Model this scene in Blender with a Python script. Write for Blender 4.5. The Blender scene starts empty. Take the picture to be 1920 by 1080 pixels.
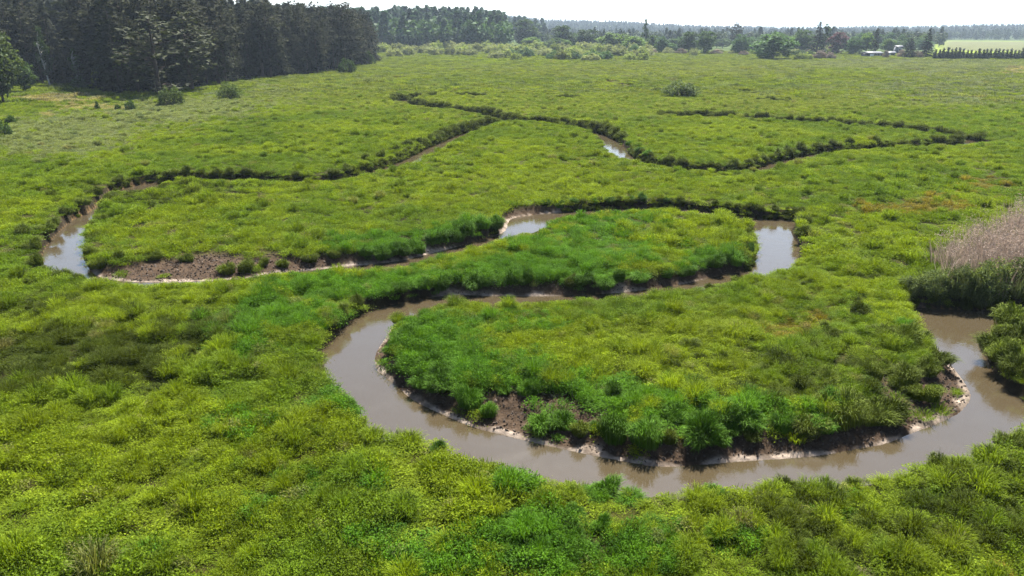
import bpy, bmesh, math, random
import numpy as np
from mathutils import Vector, Matrix, Euler

# ------------------------------------------------------------------ camera, sky, sun, exposure
S = bpy.context.scene
CAM_H, HFOV, HORIZ = 13.0, 72.0, 58.0
FPX = 960.0 / math.tan(math.radians(HFOV / 2))
PITCH = math.atan((540.0 - HORIZ) / FPX)
cam_d = bpy.data.cameras.new('camera')
cam_d.sensor_width = 36.0
cam_d.lens = 18.0 / math.tan(math.radians(HFOV / 2))
cam_d.clip_end = 30000
cam = bpy.data.objects.new('camera', cam_d)
S.collection.objects.link(cam)
cam.location = (0, 0, CAM_H)
cam.rotation_euler = (math.pi / 2 - PITCH, 0, 0)
S.camera = cam

SUN_AZ, SUN_EL = 14.0, 57.0          # degrees right of straight ahead, above the horizon
world = bpy.data.worlds.new('World')
S.world = world
world.use_nodes = True
wn = world.node_tree.nodes
wl = world.node_tree.links
sky = wn.new('ShaderNodeTexSky')
sky.sky_type = 'NISHITA'
sky.sun_disc = False
sky.sun_elevation = math.radians(SUN_EL)
sky.sun_rotation = math.radians(SUN_AZ)
sky.air_density = 1.0
sky.dust_density = 1.2
sky.ozone_density = 1.0
bg = wn['Background']
bg.inputs[1].default_value = 0.056
wl.new(sky.outputs[0], bg.inputs[0])

sun_d = bpy.data.lights.new('sun', 'SUN')
sun_d.energy = 5.0
sun_d.angle = math.radians(0.6)
sun_d.color = (1.0, 0.955, 0.88)
sun = bpy.data.objects.new('sun', sun_d)
S.collection.objects.link(sun)
a, e = math.radians(SUN_AZ), math.radians(SUN_EL)
to_sun = Vector((math.sin(a) * math.cos(e), math.cos(a) * math.cos(e), math.sin(e)))
sun.rotation_euler = to_sun.to_track_quat('Z', 'Y').to_euler()
sun.location = to_sun * 300

S.view_settings.view_transform = 'Standard'
S.view_settings.look = 'None'
S.view_settings.exposure = 1.98
S.view_settings.gamma = 1.0
S.render.engine = 'CYCLES'
S.cycles.max_bounces = 6
S.cycles.diffuse_bounces = 3
S.cycles.glossy_bounces = 2
S.cycles.transmission_bounces = 3
S.cycles.volume_bounces = 1
S.cycles.use_denoising = True
S.cycles.denoising_prefilter = 'NONE'
S.cycles.caustics_reflective = False
S.cycles.caustics_refractive = False
S.cycles.sample_clamp_indirect = 4.0

# ------------------------------------------------------------------ helpers
COL = S.collection
RNG = np.random.default_rng(7)
WATER_Z = -0.60


def px2w(px, py, z=0.0):
    """photo pixel (1920x1080) to the point where its ray meets the level z"""
    u = (px - 960.0) / FPX
    v = (540.0 - py) / FPX
    cp, sp = math.cos(PITCH), math.sin(PITCH)
    dy = cp + v * sp
    dz = -sp + v * cp
    t = (z - CAM_H) / dz
    return u * t, dy * t


def w2px(x, y, z=0.3):
    cp, sp = math.cos(PITCH), math.sin(PITCH)
    dz = z - CAM_H
    depth = y * cp - dz * sp
    up = y * sp + dz * cp
    depth = np.maximum(depth, 0.1)
    return 960.0 + FPX * x / depth, 540.0 - FPX * up / depth


def sstep(a, b, x):
    t = np.clip((x - a) / (b - a + 1e-9), 0, 1)
    return t * t * (3 - 2 * t)


_lat = np.random.default_rng(99).random((256, 256))


def vnoise(x, y):
    xi = np.floor(x).astype(int)
    yi = np.floor(y).astype(int)
    fx, fy = x - xi, y - yi
    fx = fx * fx * (3 - 2 * fx)
    fy = fy * fy * (3 - 2 * fy)
    g = lambda i, j: _lat[i & 255, j & 255]
    return (g(xi, yi) * (1 - fx) + g(xi + 1, yi) * fx) * (1 - fy) + (g(xi, yi + 1) * (1 - fx) + g(xi + 1, yi + 1) * fx) * fy


def fbm(x, y, o=3):
    s, a, t = 0, 1.0, 0
    for k in range(o):
        s = s + a * vnoise(x * 2 ** k + 17.3 * k, y * 2 ** k - 9.1 * k)
        t += a
        a *= 0.5
    return s / t


def mesh_np(name, verts, faces, attrs=None, smooth=False):
    """verts (n,3), faces: (m,3) or (m,4) arrays or a list of such arrays"""
    me = bpy.data.meshes.new(name)
    fl = faces if isinstance(faces, list) else [faces]
    fl = [np.asarray(f, dtype=np.int32) for f in fl if len(f)]
    verts = np.asarray(verts, dtype=np.float32)
    me.vertices.add(len(verts))
    me.vertices.foreach_set('co', verts.ravel())
    nl = sum(f.size for f in fl)
    me.loops.add(nl)
    me.loops.foreach_set('vertex_index', np.concatenate([f.ravel() for f in fl]))
    nf = sum(len(f) for f in fl)
    me.polygons.add(nf)
    tot = np.concatenate([np.full(len(f), f.shape[1], dtype=np.int32) for f in fl])
    st = np.concatenate([[0], np.cumsum(tot)[:-1]]).astype(np.int32)
    me.polygons.foreach_set('loop_start', st)
    me.polygons.foreach_set('loop_total', tot)
    if smooth:
        me.polygons.foreach_set('use_smooth', np.ones(nf, dtype=bool))
    me.update(calc_edges=True)
    if attrs:
        for k, (typ, dat) in attrs.items():
            at = me.attributes.new(k, typ, 'POINT')
            key = 'color' if typ == 'FLOAT_COLOR' else ('vector' if typ == 'FLOAT_VECTOR' else 'value')
            at.data.foreach_set(key, np.asarray(dat, dtype=np.int32 if typ == 'INT' else np.float32).ravel())
    return me


def link(name, me, mat=None, parent=None):
    o = bpy.data.objects.new(name, me)
    if mat is not None and me is not None and not len(me.materials):
        me.materials.append(mat)
    COL.objects.link(o)
    o.parent = parent
    return o


def tag(o, label=None, cat=None, group=None, kind=None):
    if label: o['label'] = label
    if cat: o['category'] = cat
    if group: o['group'] = group
    if kind: o['kind'] = kind
    return o


def rgba(c):
    return (c[0], c[1], c[2], 1.0)


# ------------------------------------------------------------------ materials
def new_mat(name):
    m = bpy.data.materials.new(name)
    m.use_nodes = True
    nt = m.node_tree
    nt.nodes.clear()
    out = nt.nodes.new('ShaderNodeOutputMaterial')
    return m, nt, out


def leaf_mat(name, color=None, instancer=False, transl=0.4, spread=0.35, objvar=0.25, rough=0.7, spec=0.08, warm=(1.16, 1.14, 0.5)):
    """leaves: diffuse/sheen mixed with light coming through; 'vary' differs blade by blade"""
    m, nt, out = new_mat(name)
    N, L = nt.nodes, nt.links
    if instancer:
        at = N.new('ShaderNodeAttribute'); at.attribute_type = 'INSTANCER'; at.attribute_name = 'tint'
        col = at.outputs['Color']
    else:
        rg = N.new('ShaderNodeRGB'); rg.outputs[0].default_value = rgba(color); col = rg.outputs[0]
        oi = N.new('ShaderNodeObjectInfo')
        mr = N.new('ShaderNodeMapRange'); mr.inputs[3].default_value = 1 - objvar; mr.inputs[4].default_value = 1 + objvar
        L.new(oi.outputs['Random'], mr.inputs[0])
        sc = N.new('ShaderNodeVectorMath'); sc.operation = 'SCALE'
        L.new(col, sc.inputs[0]); L.new(mr.outputs[0], sc.inputs['Scale']); col = sc.outputs[0]
    va = N.new('ShaderNodeAttribute'); va.attribute_name = 'vary'
    m2 = N.new('ShaderNodeMapRange'); m2.inputs[3].default_value = 1 - spread; m2.inputs[4].default_value = 1 + spread
    L.new(va.outputs['Fac'], m2.inputs[0])
    s2 = N.new('ShaderNodeVectorMath'); s2.operation = 'SCALE'
    L.new(col, s2.inputs[0]); L.new(m2.outputs[0], s2.inputs['Scale'])
    pb = N.new('ShaderNodeBsdfPrincipled')
    pb.inputs['Roughness'].default_value = rough
    pb.inputs['Specular IOR Level'].default_value = spec
    L.new(s2.outputs[0], pb.inputs['Base Color'])
    tr = N.new('ShaderNodeBsdfTranslucent')
    mu = N.new('ShaderNodeVectorMath'); mu.operation = 'MULTIPLY'
    mu.inputs[1].default_value = warm
    L.new(s2.outputs[0], mu.inputs[0]); L.new(mu.outputs[0], tr.inputs[0])
    mx = N.new('ShaderNodeMixShader'); mx.inputs[0].default_value = transl
    L.new(pb.outputs[0], mx.inputs[1]); L.new(tr.outputs[0], mx.inputs[2])
    L.new(mx.outputs[0], out.inputs[0])
    return m


def plain_mat(name, color, rough=0.8, noise=0.35, scale=3.0, bump=0.0, metallic=0.0):
    m, nt, out = new_mat(name)
    N, L = nt.nodes, nt.links
    tc = N.new('ShaderNodeTexCoord')
    nz = N.new('ShaderNodeTexNoise'); nz.inputs['Scale'].default_value = scale; nz.inputs['Detail'].default_value = 6
    L.new(tc.outputs['Object'], nz.inputs['Vector'])
    mr = N.new('ShaderNodeMapRange'); mr.inputs[1].default_value = 0.3; mr.inputs[2].default_value = 0.7
    mr.inputs[3].default_value = 1 - noise; mr.inputs[4].default_value = 1 + noise
    L.new(nz.outputs[0], mr.inputs[0])
    sc = N.new('ShaderNodeVectorMath'); sc.operation = 'SCALE'; sc.inputs[0].default_value = color
    L.new(mr.outputs[0], sc.inputs['Scale'])
    pb = N.new('ShaderNodeBsdfPrincipled')
    pb.inputs['Roughness'].default_value = rough
    pb.inputs['Metallic'].default_value = metallic
    pb.inputs['Specular IOR Level'].default_value = 0.3
    L.new(sc.outputs[0], pb.inputs['Base Color'])
    if bump:
        bp = N.new('ShaderNodeBump'); bp.inputs['Strength'].default_value = bump; bp.inputs['Distance'].default_value = 0.05
        L.new(nz.outputs[0], bp.inputs['Height']); L.new(bp.outputs[0], pb.inputs['Normal'])
    L.new(pb.outputs[0], out.inputs[0])
    return m


def ground_mat():
    m, nt, out = new_mat('ground_soil_and_turf')
    N, L = nt.nodes, nt.links
    at = N.new('ShaderNodeAttribute'); at.attribute_name = 'gcol'
    tc = N.new('ShaderNodeTexCoord')
    nz = N.new('ShaderNodeTexNoise'); nz.inputs['Scale'].default_value = 5.0; nz.inputs['Detail'].default_value = 8; nz.inputs['Roughness'].default_value = 0.65
    L.new(tc.outputs['Object'], nz.inputs['Vector'])
    n2 = N.new('ShaderNodeTexNoise'); n2.inputs['Scale'].default_value = 0.09; n2.inputs['Detail'].default_value = 6
    L.new(tc.outputs['Object'], n2.inputs['Vector'])
    mr = N.new('ShaderNodeMapRange'); mr.inputs[1].default_value = 0.3; mr.inputs[2].default_value = 0.7
    mr.inputs[3].default_value = 0.55; mr.inputs[4].default_value = 1.4
    L.new(nz.outputs[0], mr.inputs[0])
    m2 = N.new('ShaderNodeMapRange'); m2.inputs[1].default_value = 0.3; m2.inputs[2].default_value = 0.7
    m2.inputs[3].default_value = 0.8; m2.inputs[4].default_value = 1.2
    L.new(n2.outputs[0], m2.inputs[0])
    mm = N.new('ShaderNodeMath'); mm.operation = 'MULTIPLY'
    L.new(mr.outputs[0], mm.inputs[0]); L.new(m2.outputs[0], mm.inputs[1])
    sc = N.new('ShaderNodeVectorMath'); sc.operation = 'SCALE'
    L.new(at.outputs['Color'], sc.inputs[0]); L.new(mm.outputs[0], sc.inputs['Scale'])
    pb = N.new('ShaderNodeBsdfPrincipled'); pb.inputs['Roughness'].default_value = 0.9
    pb.inputs['Specular IOR Level'].default_value = 0.03
    L.new(sc.outputs[0], pb.inputs['Base Color'])
    bp = N.new('ShaderNodeBump'); bp.inputs['Strength'].default_value = 0.8; bp.inputs['Distance'].default_value = 0.08
    L.new(nz.outputs[0], bp.inputs['Height']); L.new(bp.outputs[0], pb.inputs['Normal'])
    L.new(pb.outputs[0], out.inputs[0])
    return m


def water_mat():
    m, nt, out = new_mat('murky_stream_water')
    N, L = nt.nodes, nt.links
    tc = N.new('ShaderNodeTexCoord')
    n1 = N.new('ShaderNodeTexNoise'); n1.inputs['Scale'].default_value = 0.5; n1.inputs['Detail'].default_value = 4
    L.new(tc.outputs['Object'], n1.inputs['Vector'])
    cr = N.new('ShaderNodeMixRGB')
    cr.inputs[1].default_value = (0.044, 0.032, 0.016, 1); cr.inputs[2].default_value = (0.050, 0.040, 0.025, 1)
    L.new(n1.outputs[0], cr.inputs[0])
    pb = N.new('ShaderNodeBsdfPrincipled')
    pb.inputs['Roughness'].default_value = 0.06
    pb.inputs['IOR'].default_value = 1.55
    pb.inputs['Specular IOR Level'].default_value = 0.75
    L.new(cr.outputs[0], pb.inputs['Base Color'])
    n3 = N.new('ShaderNodeTexNoise'); n3.inputs['Scale'].default_value = 0.35; n3.inputs['Detail'].default_value = 5; n3.inputs['Distortion'].default_value = 1.5
    L.new(tc.outputs['Object'], n3.inputs['Vector'])
    rm = N.new('ShaderNodeMapRange'); rm.inputs[1].default_value = .35; rm.inputs[2].default_value = .65; rm.inputs[3].default_value = .02; rm.inputs[4].default_value = .16
    L.new(n3.outputs[0], rm.inputs[0]); L.new(rm.outputs[0], pb.inputs['Roughness'])
    n2 = N.new('ShaderNodeTexNoise'); n2.inputs['Scale'].default_value = 2.2; n2.inputs['Detail'].default_value = 5
    L.new(tc.outputs['Object'], n2.inputs['Vector'])
    bp = N.new('ShaderNodeBump'); bp.inputs['Strength'].default_value = 0.2; bp.inputs['Distance'].default_value = 0.03
    L.new(n2.outputs[0], bp.inputs['Height']); L.new(bp.outputs[0], pb.inputs['Normal'])
    L.new(pb.outputs[0], out.inputs[0])
    return m


# ------------------------------------------------------------------ the stream: traced banks
# (photo x, photo y, level of the traced edge, width of the bare bar behind it; 0 = steep cut bank)
W, V = WATER_Z, 0.17
RIGHT = [(2040, 572, W, 0), (1960, 577, W, 0), (1880, 581, W, 0), (1790, 581, W, 0), (1712, 577, W, .2), (1704, 590, W, .2), (1730, 623, W, .25), (1772, 670, W, .45), (1806, 713, W, 1.0),
         (1821, 743, W, 1.9), (1810, 764, W, 2.6), (1789, 781, W, 2.6), (1751, 798, W, 2.0), (1700, 817, W, 1.3), (1657, 834, W, .9), (1602, 843, W, .8), (1538, 855, W, .9),
         (1453, 862, W, 1.1), (1389, 866, W, .9), (1317, 872, W, .75), (1240, 876, W, .75), (1170, 866, W, 1.0), (1089, 850, W, 1.6), (1007, 832, W, 2.1), (946, 817, W, 2.2),
         (885, 801, W, 1.6), (828, 777, W, .7), (783, 756, W, .5), (751, 732, W, .4), (722, 707, W, .5), (704, 691, W, .7), (704, 663, W, .8), (722, 634, W, .5), (738, 610, W, .2),
         (755, 592, .1, 0), (783, 583, V, 0), (812, 570, V, 0), (853, 559, V, 0), (910, 560, V, 0), (1007, 561, V, 0), (1052, 559, V, 0), (1153, 554, V, 0), (1213, 549, V, 0),
         (1280, 541, V, 0), (1333, 529, V, 0), (1373, 521, V, 0), (1403, 512, V, 0), (1447, 504, V, 0), (1487, 497, .0, 0), (1497, 480, W, 0), (1495, 458, W, 0), (1482, 433, W, 0),
         (1490, 414, W, 0), (1413, 410, W, 0), (1353, 401, W, 0), (1280, 392, W, 0), (1207, 390, W, 0), (1140, 393, W, 0), (1080, 396, W, 0), (1037, 400, W, .35), (987, 405, W, .6),
         (957, 412, W, .7), (948, 433, W, .3), (920, 445, W, .1), (890, 453, W, .1), (853, 464, W, .3), (790, 480, W, .3), (740, 491, W, .2), (640, 501, W, .7), (540, 512, W, 1.6), (433, 525, W, 2.6),
         (367, 528, W, 3.0), (300, 530, W, 2.8), (233, 528, W, 2.2), (200, 523, W, 1.4), (180, 517, W, .5), (167, 505, W, 0), (157, 487, W, 0), (155, 467, W, 0), (167, 440, W, 0), (183, 413, W, 0), (190, 393, W, 0),
         (212, 374, W, 0), (250, 357, V, 0), (300, 348, V, 0)]
LEFT = [(2040, 596, V, 0), (1960, 600, V, 0), (1895, 600, V, 0), (1862, 612, V, 0), (1834, 640, .1, 0), (1838, 660, W, 0), (1857, 687, W, 0), (1868, 713, W, 0), (1904, 743, W, 0),
        (1945, 768, W, 0), (1965, 782, W, 0), (1920, 797, V, 0), (1870, 823, V, 0), (1836, 845, V, 0), (1793, 853, V, 0), (1742, 862, V, 0), (1666, 875, V, 0), (1602, 892, V, 0), (1538, 896, V, 0),
        (1478, 895, V, 0), (1427, 899, V, 0), (1368, 909, V, 0), (1304, 911, V, 0), (1240, 912, V, 0), (1190, 912, V, 0), (1150, 901, V, 0), (1101, 897, V, 0), (1048, 889, V, 0), (991, 882, V, 0),
        (962, 876, V, 0), (938, 862, V, 0), (905, 860, V, 0), (865, 852, V, 0), (836, 825, V, 0), (783, 813, V, 0), (714, 803, V, 0), (684, 782, V, 0), (674, 755, V, 0), (641, 732, V, 0),
        (624, 711, .1, 0), (608, 679, -.2, 0), (604, 660, W, 0), (612, 646, W, 0), (641, 622, W, 0), (673, 593, W, 0), (714, 577, W, 0), (763, 567, W, 0), (804, 559, W, .1), (853, 553, W, .35),
        (910, 555, W, .45), (967, 556, W, .5), (1052, 555, W, .45), (1100, 553, W, .1), (1153, 550, W, .3), (1213, 543, W, .35), (1280, 533, W, .4), (1333, 521, W, .4), (1370, 514, W, .3), (1403, 505, W, 0),
        (1413, 483, W, 0), (1412, 455, W, 0), (1410, 430, -.2, 0), (1402, 415, V, 0), (1323, 398, V, 0), (1270, 391, V, 0), (1200, 391, V, 0), (1120, 396, V, 0), (1047, 409, V, 0), (1007, 424, V, 0), (973, 438, V, 0),
        (940, 448, V, 0), (900, 459, V, 0), (860, 469, V, 0), (790, 486, V, 0), (740, 496, V, 0), (640, 506, V, 0), (540, 515, .05, 0), (433, 528, .05, 0), (313, 535, .0, 0), (247, 537, .0, 0), (187, 530, .05, 0),
        (150, 517, V, 0), (110, 504, V, 0), (86, 494, .0, 0), (80, 480, W, 0), (97, 450, W, .06), (120, 427, W, .08), (140, 410, W, .08), (163, 400, W, .06), (193, 378, W, 0), (205, 364, W, 0), (240, 351, W, 0), (300, 340, W, 0)]
FAR_LINES = [
    (2.9, [(270, 348), (307, 341), (337, 336), (417, 337), (467, 337), (520, 339), (577, 341), (640, 334), (690, 321), (745, 307), (790, 287), (830, 267), (873, 248), (927, 234), (967, 229), (1007, 230), (1047, 233),
           (1107, 244), (1140, 258), (1157, 279), (1180, 294), (1207, 302), (1257, 313), (1320, 319), (1370, 319), (1420, 315), (1460, 304), (1500, 294), (1533, 286), (1613, 278), (1713, 273), (1773, 269),
           (1812, 266), (1829, 262), (1805, 256), (1770, 251), (1713, 244), (1613, 235), (1513, 229), (1467, 227), (1400, 222), (1300, 219), (1270, 217)]),
    (3.2, [(797, 181), (765, 184), (752, 190), (787, 198), (817, 202), (853, 206), (907, 214), (950, 226)]),
    (2.6, [(1133, 151), (1190, 164), (1240, 174), (1275, 178)]),
    (4.6, [(1268, 218), (1290, 219), (1312, 217)]),
    (2.4, [(1040, 185), (1073, 185)]), (2.4, [(860, 179), (895, 181)]), (2.4, [(1435, 188), (1465, 190)]),
]


def catmull(P, n=4):
    P = np.asarray(P, float)
    Q = np.vstack([2 * P[0] - P[1], P, 2 * P[-1] - P[-2]])
    out = []
    for i in range(1, len(Q) - 2):
        p0, p1, p2, p3 = Q[i - 1], Q[i], Q[i + 1], Q[i + 2]
        for k in range(n):
            t = k / n
            out.append(0.5 * (2 * p1 + (p2 - p0) * t + (2 * p0 - 5 * p1 + 4 * p2 - p3) * t * t + (3 * p1 - p0 - 3 * p2 + p3) * t ** 3))
    out.append(Q[-2])
    return np.array(out)


def edge_world(E):
    return np.array([(*px2w(x, y, z), b) for x, y, z, b in E])


eR = catmull(edge_world(RIGHT), 3)
eL = catmull(edge_world(LEFT), 3)
POLY = np.vstack([eR, eL[::-1]])
SEG_A = POLY
SEG_B = np.roll(POLY, -1, axis=0)
FARC = []
for w_, pts in FAR_LINES:
    c = catmull(np.array([px2w(x, y, -0.1) for x, y in pts]), 3)
    FARC.append((w_, c))


def seg_dist(x, y, A, B):
    """distance to segments, index and parameter of the nearest"""
    n = len(x)
    if n * len(A) < 60000:
        x = np.asarray(x, float)[:, None]; y = np.asarray(y, float)[:, None]
        dx, dy = (B[:, 0] - A[:, 0])[None], (B[:, 1] - A[:, 1])[None]
        t = np.clip(((x - A[None, :, 0]) * dx + (y - A[None, :, 1]) * dy) / (dx * dx + dy * dy + 1e-12), 0, 1)
        q = (x - A[None, :, 0] - t * dx) ** 2 + (y - A[None, :, 1] - t * dy) ** 2
        i = q.argmin(1); r_ = np.arange(n)
        return np.sqrt(q[r_, i]), i, t[r_, i]
    bd = np.full(n, 1e9); bi = np.zeros(n, int); bt = np.zeros(n)
    for k in range(len(A)):
        ax, ay = A[k, 0], A[k, 1]
        dx, dy = B[k, 0] - ax, B[k, 1] - ay
        L2 = dx * dx + dy * dy + 1e-12
        t = np.clip(((x - ax) * dx + (y - ay) * dy) / L2, 0, 1)
        d = (x - ax - t * dx) ** 2 + (y - ay - t * dy) ** 2
        m = d < bd
        bd[m] = d[m]; bi[m] = k; bt[m] = t[m]
    return np.sqrt(bd), bi, bt


def inside(x, y):
    c = np.zeros(len(x), bool)
    if len(x) * len(SEG_A) < 60000:
        x1, y1, x2, y2 = SEG_A[None, :, 0], SEG_A[None, :, 1], SEG_B[None, :, 0], SEG_B[None, :, 1]
        X_, Y_ = x[:, None], y[:, None]
        dy_ = np.where(y2 == y1, 1e-9, y2 - y1)
        return ((((y1 > Y_) != (y2 > Y_)) & (X_ < (x2 - x1) * (Y_ - y1) / dy_ + x1)).sum(1) % 2) == 1
    for k in range(len(SEG_A)):
        x1, y1 = SEG_A[k, :2]; x2, y2 = SEG_B[k, :2]
        if y1 == y2: continue
        m = ((y1 > y) != (y2 > y)) & (x < (x2 - x1) * (y - y1) / (y2 - y1) + x1)
        c ^= m
    return c


BB = (POLY[:, 0].min() - 8, POLY[:, 0].max() + 8, POLY[:, 1].min() - 8, POLY[:, 1].max() + 8)


def river(x, y):
    """signed distance to the water's edge (negative in water) and the width of the bare bar there"""
    x = np.asarray(x, float); y = np.asarray(y, float)
    d = np.full(len(x), 50.0); wb = np.zeros(len(x))
    m = (x > BB[0]) & (x < BB[1]) & (y > BB[2]) & (y < BB[3])
    if m.any():
        xs, ys = x[m], y[m]
        dd, bi, bt = seg_dist(xs, ys, SEG_A, SEG_B)
        ins = inside(xs, ys)
        w_ = SEG_A[bi, 2] * (1 - bt) + SEG_B[bi, 2] * bt
        d[m] = np.where(ins, -dd, dd); wb[m] = np.where(dd < 6, w_, 0)
    for w_, c in FARC:
        bb = (c[:, 0].min() - 6, c[:, 0].max() + 6, c[:, 1].min() - 6, c[:, 1].max() + 6)
        m = (x > bb[0]) & (x < bb[1]) & (y > bb[2]) & (y < bb[3])
        if m.any():
            dd, bi, bt = seg_dist(x[m], y[m], c[:-1], c[1:])
            s = dd - w_ / 2
            cur = d[m]; cw = wb[m]
            k = s < cur
            cur[k] = s[k]; cw[k] = 0
            d[m] = cur; wb[m] = cw
    return d, wb


def hill_h(x, y):
    """low rise under the far woods"""
    r = np.hypot(x, y)
    az = np.degrees(np.arctan2(x, np.maximum(y, 1e-3)))
    left = 9.0 * sstep(500, 720, r) * (1 - sstep(-6, 6, az))
    ridge = np.interp(az, [-50, -20, -8, 0, 4, 10, 16, 20, 26, 30, 34, 40, 60], [60, 48, 42, 38, 34, 22, 12, 10, 10, 13, 16, 24, 30])
    ridge = ridge * (0.85 + 0.3 * vnoise(az * 0.35 + 40, r * 0.0009))
    return left + ridge * sstep(1250, 2300, r)


def ground_z(x, y, d=None, wb=None):
    x = np.asarray(x, float); y = np.asarray(y, float)
    if d is None:
        d, wb = river(x, y)
    base = 0.16 * (fbm(x * 0.35, y * 0.35, 3) - 0.5) + 0.35 * (vnoise(x * 0.03, y * 0.03) - 0.5)
    n = (fbm(x * 1.6, y * 1.6, 2) - 0.5)
    dn = d + 0.18 * n * sstep(0, .3, d)
    top = base - WATER_Z
    cut = sstep(0.02, 0.38, dn)
    bar = np.where(wb > 0.02, 0.10 * sstep(0, 0.12, dn) + 0.90 * sstep(0.1, 0.3 + 1.5 * wb, dn) ** 1.0, cut)
    k = sstep(0.05, 0.3, wb)
    up = WATER_Z + top * (cut * (1 - k) + bar * k)
    mud = sstep(.05, .25, d) * (1 - sstep(wb * 1.0, wb * 1.5 + .1, d)) * k
    up = up + mud * 0.16 * (fbm(x * 3.1, y * 3.1, 2) - 0.45)
    bed = WATER_Z - 0.05 - 0.6 * sstep(0, 1.0, -d)
    return np.where(d < 0, bed, up) + hill_h(x, y)


# ------------------------------------------------------------------ meadow colours by place
YEL = np.array([.134, .180, .007]); GRN = np.array([.086, .140, .008]); EME = np.array([.060, .142, .009])
OLV = np.array([.044, .060, .006]); GRY = np.array([.145, .170, .075]); STRAW = np.array([.24, .21, .105]); RUST = np.array([.165, .135, .02])
PALE = np.array([.142, .172, .030])
# (x, y, rx, ry, colour, strength) ellipses in photo pixels, i.e. stands of different plants
PATCH = [
    (500, 590, 120, 40, EME, .9), (600, 535, 120, 25, EME, .9), (640, 600, 40, 60, EME, .5), (450, 640, 90, 35, EME, .7), (720, 530, 120, 22, EME, .9), (900, 515, 150, 30, EME, .95), (1080, 460, 190, 55, EME, .75), (1100, 520, 160, 25, EME, .9),
    (760, 450, 160, 25, EME, .85), (860, 430, 80, 22, EME, .9), (1340, 485, 60, 35, EME, .95), (1180, 410, 120, 20, EME, .5), (1000, 400, 60, 14, EME, .6),
    (800, 620, 70, 40, EME, .95), (830, 670, 110, 40, EME, .9), (960, 600, 130, 30, EME, .6), (960, 690, 120, 40, EME, .7), (1120, 740, 200, 40, EME, .85), (1330, 770, 150, 35, EME, .8), (1010, 750, 110, 40, EME, .7), (1480, 770, 90, 30, EME, .6),
    (1010, 990, 150, 55, EME, .9), (1060, 1030, 190, 60, EME, .8), (800, 1040, 130, 55, EME, .7), (700, 1000, 70, 30, EME, .5), (1140, 915, 70, 18, EME, .7), (960, 900, 60, 22, EME, .7), (1230, 1000, 80, 40, EME, .6),
    (440, 790, 80, 30, EME, .7), (640, 740, 40, 60, EME, .7), (470, 930, 60, 40, EME, .6), (560, 900, 70, 40, EME, .4), (700, 890, 30, 30, EME, .7), (260, 1030, 60, 30, EME, .35), (1560, 940, 70, 30, EME, .35), (1380, 1010, 60, 25, EME, .5), (1690, 620, 25, 25, EME, .5),
    (130, 660, 230, 60, OLV, .85), (330, 610, 130, 45, OLV, .5), (40, 705, 150, 35, OLV, .8), (60, 570, 120, 35, OLV, .35), (250, 700, 130, 32, OLV, .45), (1650, 1000, 300, 75, OLV, .40), (1450, 950, 130, 40, OLV, .35), (1830, 900, 130, 50, OLV, .3), (1500, 700, 280, 80, OLV, .25), (1550, 600, 150, 60, GRN, .5),
    (300, 900, 300, 130, YEL, .8), (800, 870, 140, 60, YEL, .9), (600, 820, 120, 60, YEL, .8), (1250, 900, 120, 20, YEL, .6), (1200, 640, 220, 50, YEL, .75), (1400, 600, 180, 40, YEL, .7), (300, 440, 200, 40, YEL, .5), (1000, 330, 400, 60, YEL, .45), (1300, 440, 120, 30, YEL, .5), (1800, 1050, 200, 50, YEL, .5),
    (110, 255, 150, 45, GRY, .85), (340, 205, 170, 25, GRY, .8), (230, 225, 160, 30, GRY, .5), (480, 180, 130, 25, GRY, .5), (330, 360, 200, 22, OLV, .4), (1800, 170, 260, 35, GRY, .55), (1500, 190, 200, 30, PALE, .6), (1720, 330, 250, 35, GRN, .5), (1450, 130, 600, 20, PALE, .8), (1750, 125, 300, 18, GRY, .8), (1850, 240, 140, 40, GRN, .5),
    (110, 186, 80, 8, STRAW, .9), (160, 200, 70, 7, STRAW, .55), (85, 214, 14, 8, STRAW, .6), (1690, 390, 130, 16, RUST, .5), (1850, 345, 70, 20, RUST, .4), (1760, 380, 60, 22, RUST, .5), (1480, 612, 55, 20, RUST, .6), (1540, 590, 25, 10, RUST, .5), (1880, 1065, 30, 12, RUST, .5), (1905, 130, 25, 8, STRAW, .7),
    (920, 115, 20, 6, YEL * 1.4, .9), (1000, 110, 250, 15, YEL, .4), (1100, 190, 500, 40, PALE, .35), (640, 170, 200, 40, PALE, .4), (1500, 150, 120, 12, YEL, .5), (1600, 135, 130, 8, YEL, .7),
]


def meadow_tint(x, y, mixed=False):
    px, py = w2px(x, y, 0.3)
    n1 = fbm(x * 0.16 + 3, y * 0.16, 3); n2 = fbm(x * 0.55 + 11, y * 0.55 + 5, 3); n3 = vnoise(x * 2.1, y * 2.1)
    t = sstep(.3, .7, 0.6 * n1 + 0.4 * n2)[:, None]
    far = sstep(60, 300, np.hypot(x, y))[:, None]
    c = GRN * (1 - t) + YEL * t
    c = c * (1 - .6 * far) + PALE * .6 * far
    wob = 0.55 * (n2 - 0.5) + 0.35 * (n3 - .5)
    emew = np.zeros(len(x))
    for cx, cy, rx, ry, colr, s in PATCH:
        q = np.sqrt(((px - cx) / rx) ** 2 + ((py - cy) / ry) ** 2) + wob
        k = s * (1 - sstep(0.55, 1.15, q))
        kk = k if not mixed else np.where(RNG.random(len(x)) < k * 1.15, .92, .12 * k)
        c = c * (1 - kk[:, None]) + colr * kk[:, None]
        if colr is EME: emew = np.maximum(emew, k)
        else: emew = emew * (1 - k)
    v = (0.72 + 0.56 * n3) * (0.85 + .3 * n1)
    c = c * v[:, None]
    if mixed:
        u = RNG.random(len(x))
        c = np.where((u < .02)[:, None], c * .5 + STRAW * .32, c)
        c = np.where((u > .90)[:, None], c * np.array([.72, .78, .9]), c)
    return c, emew


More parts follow.
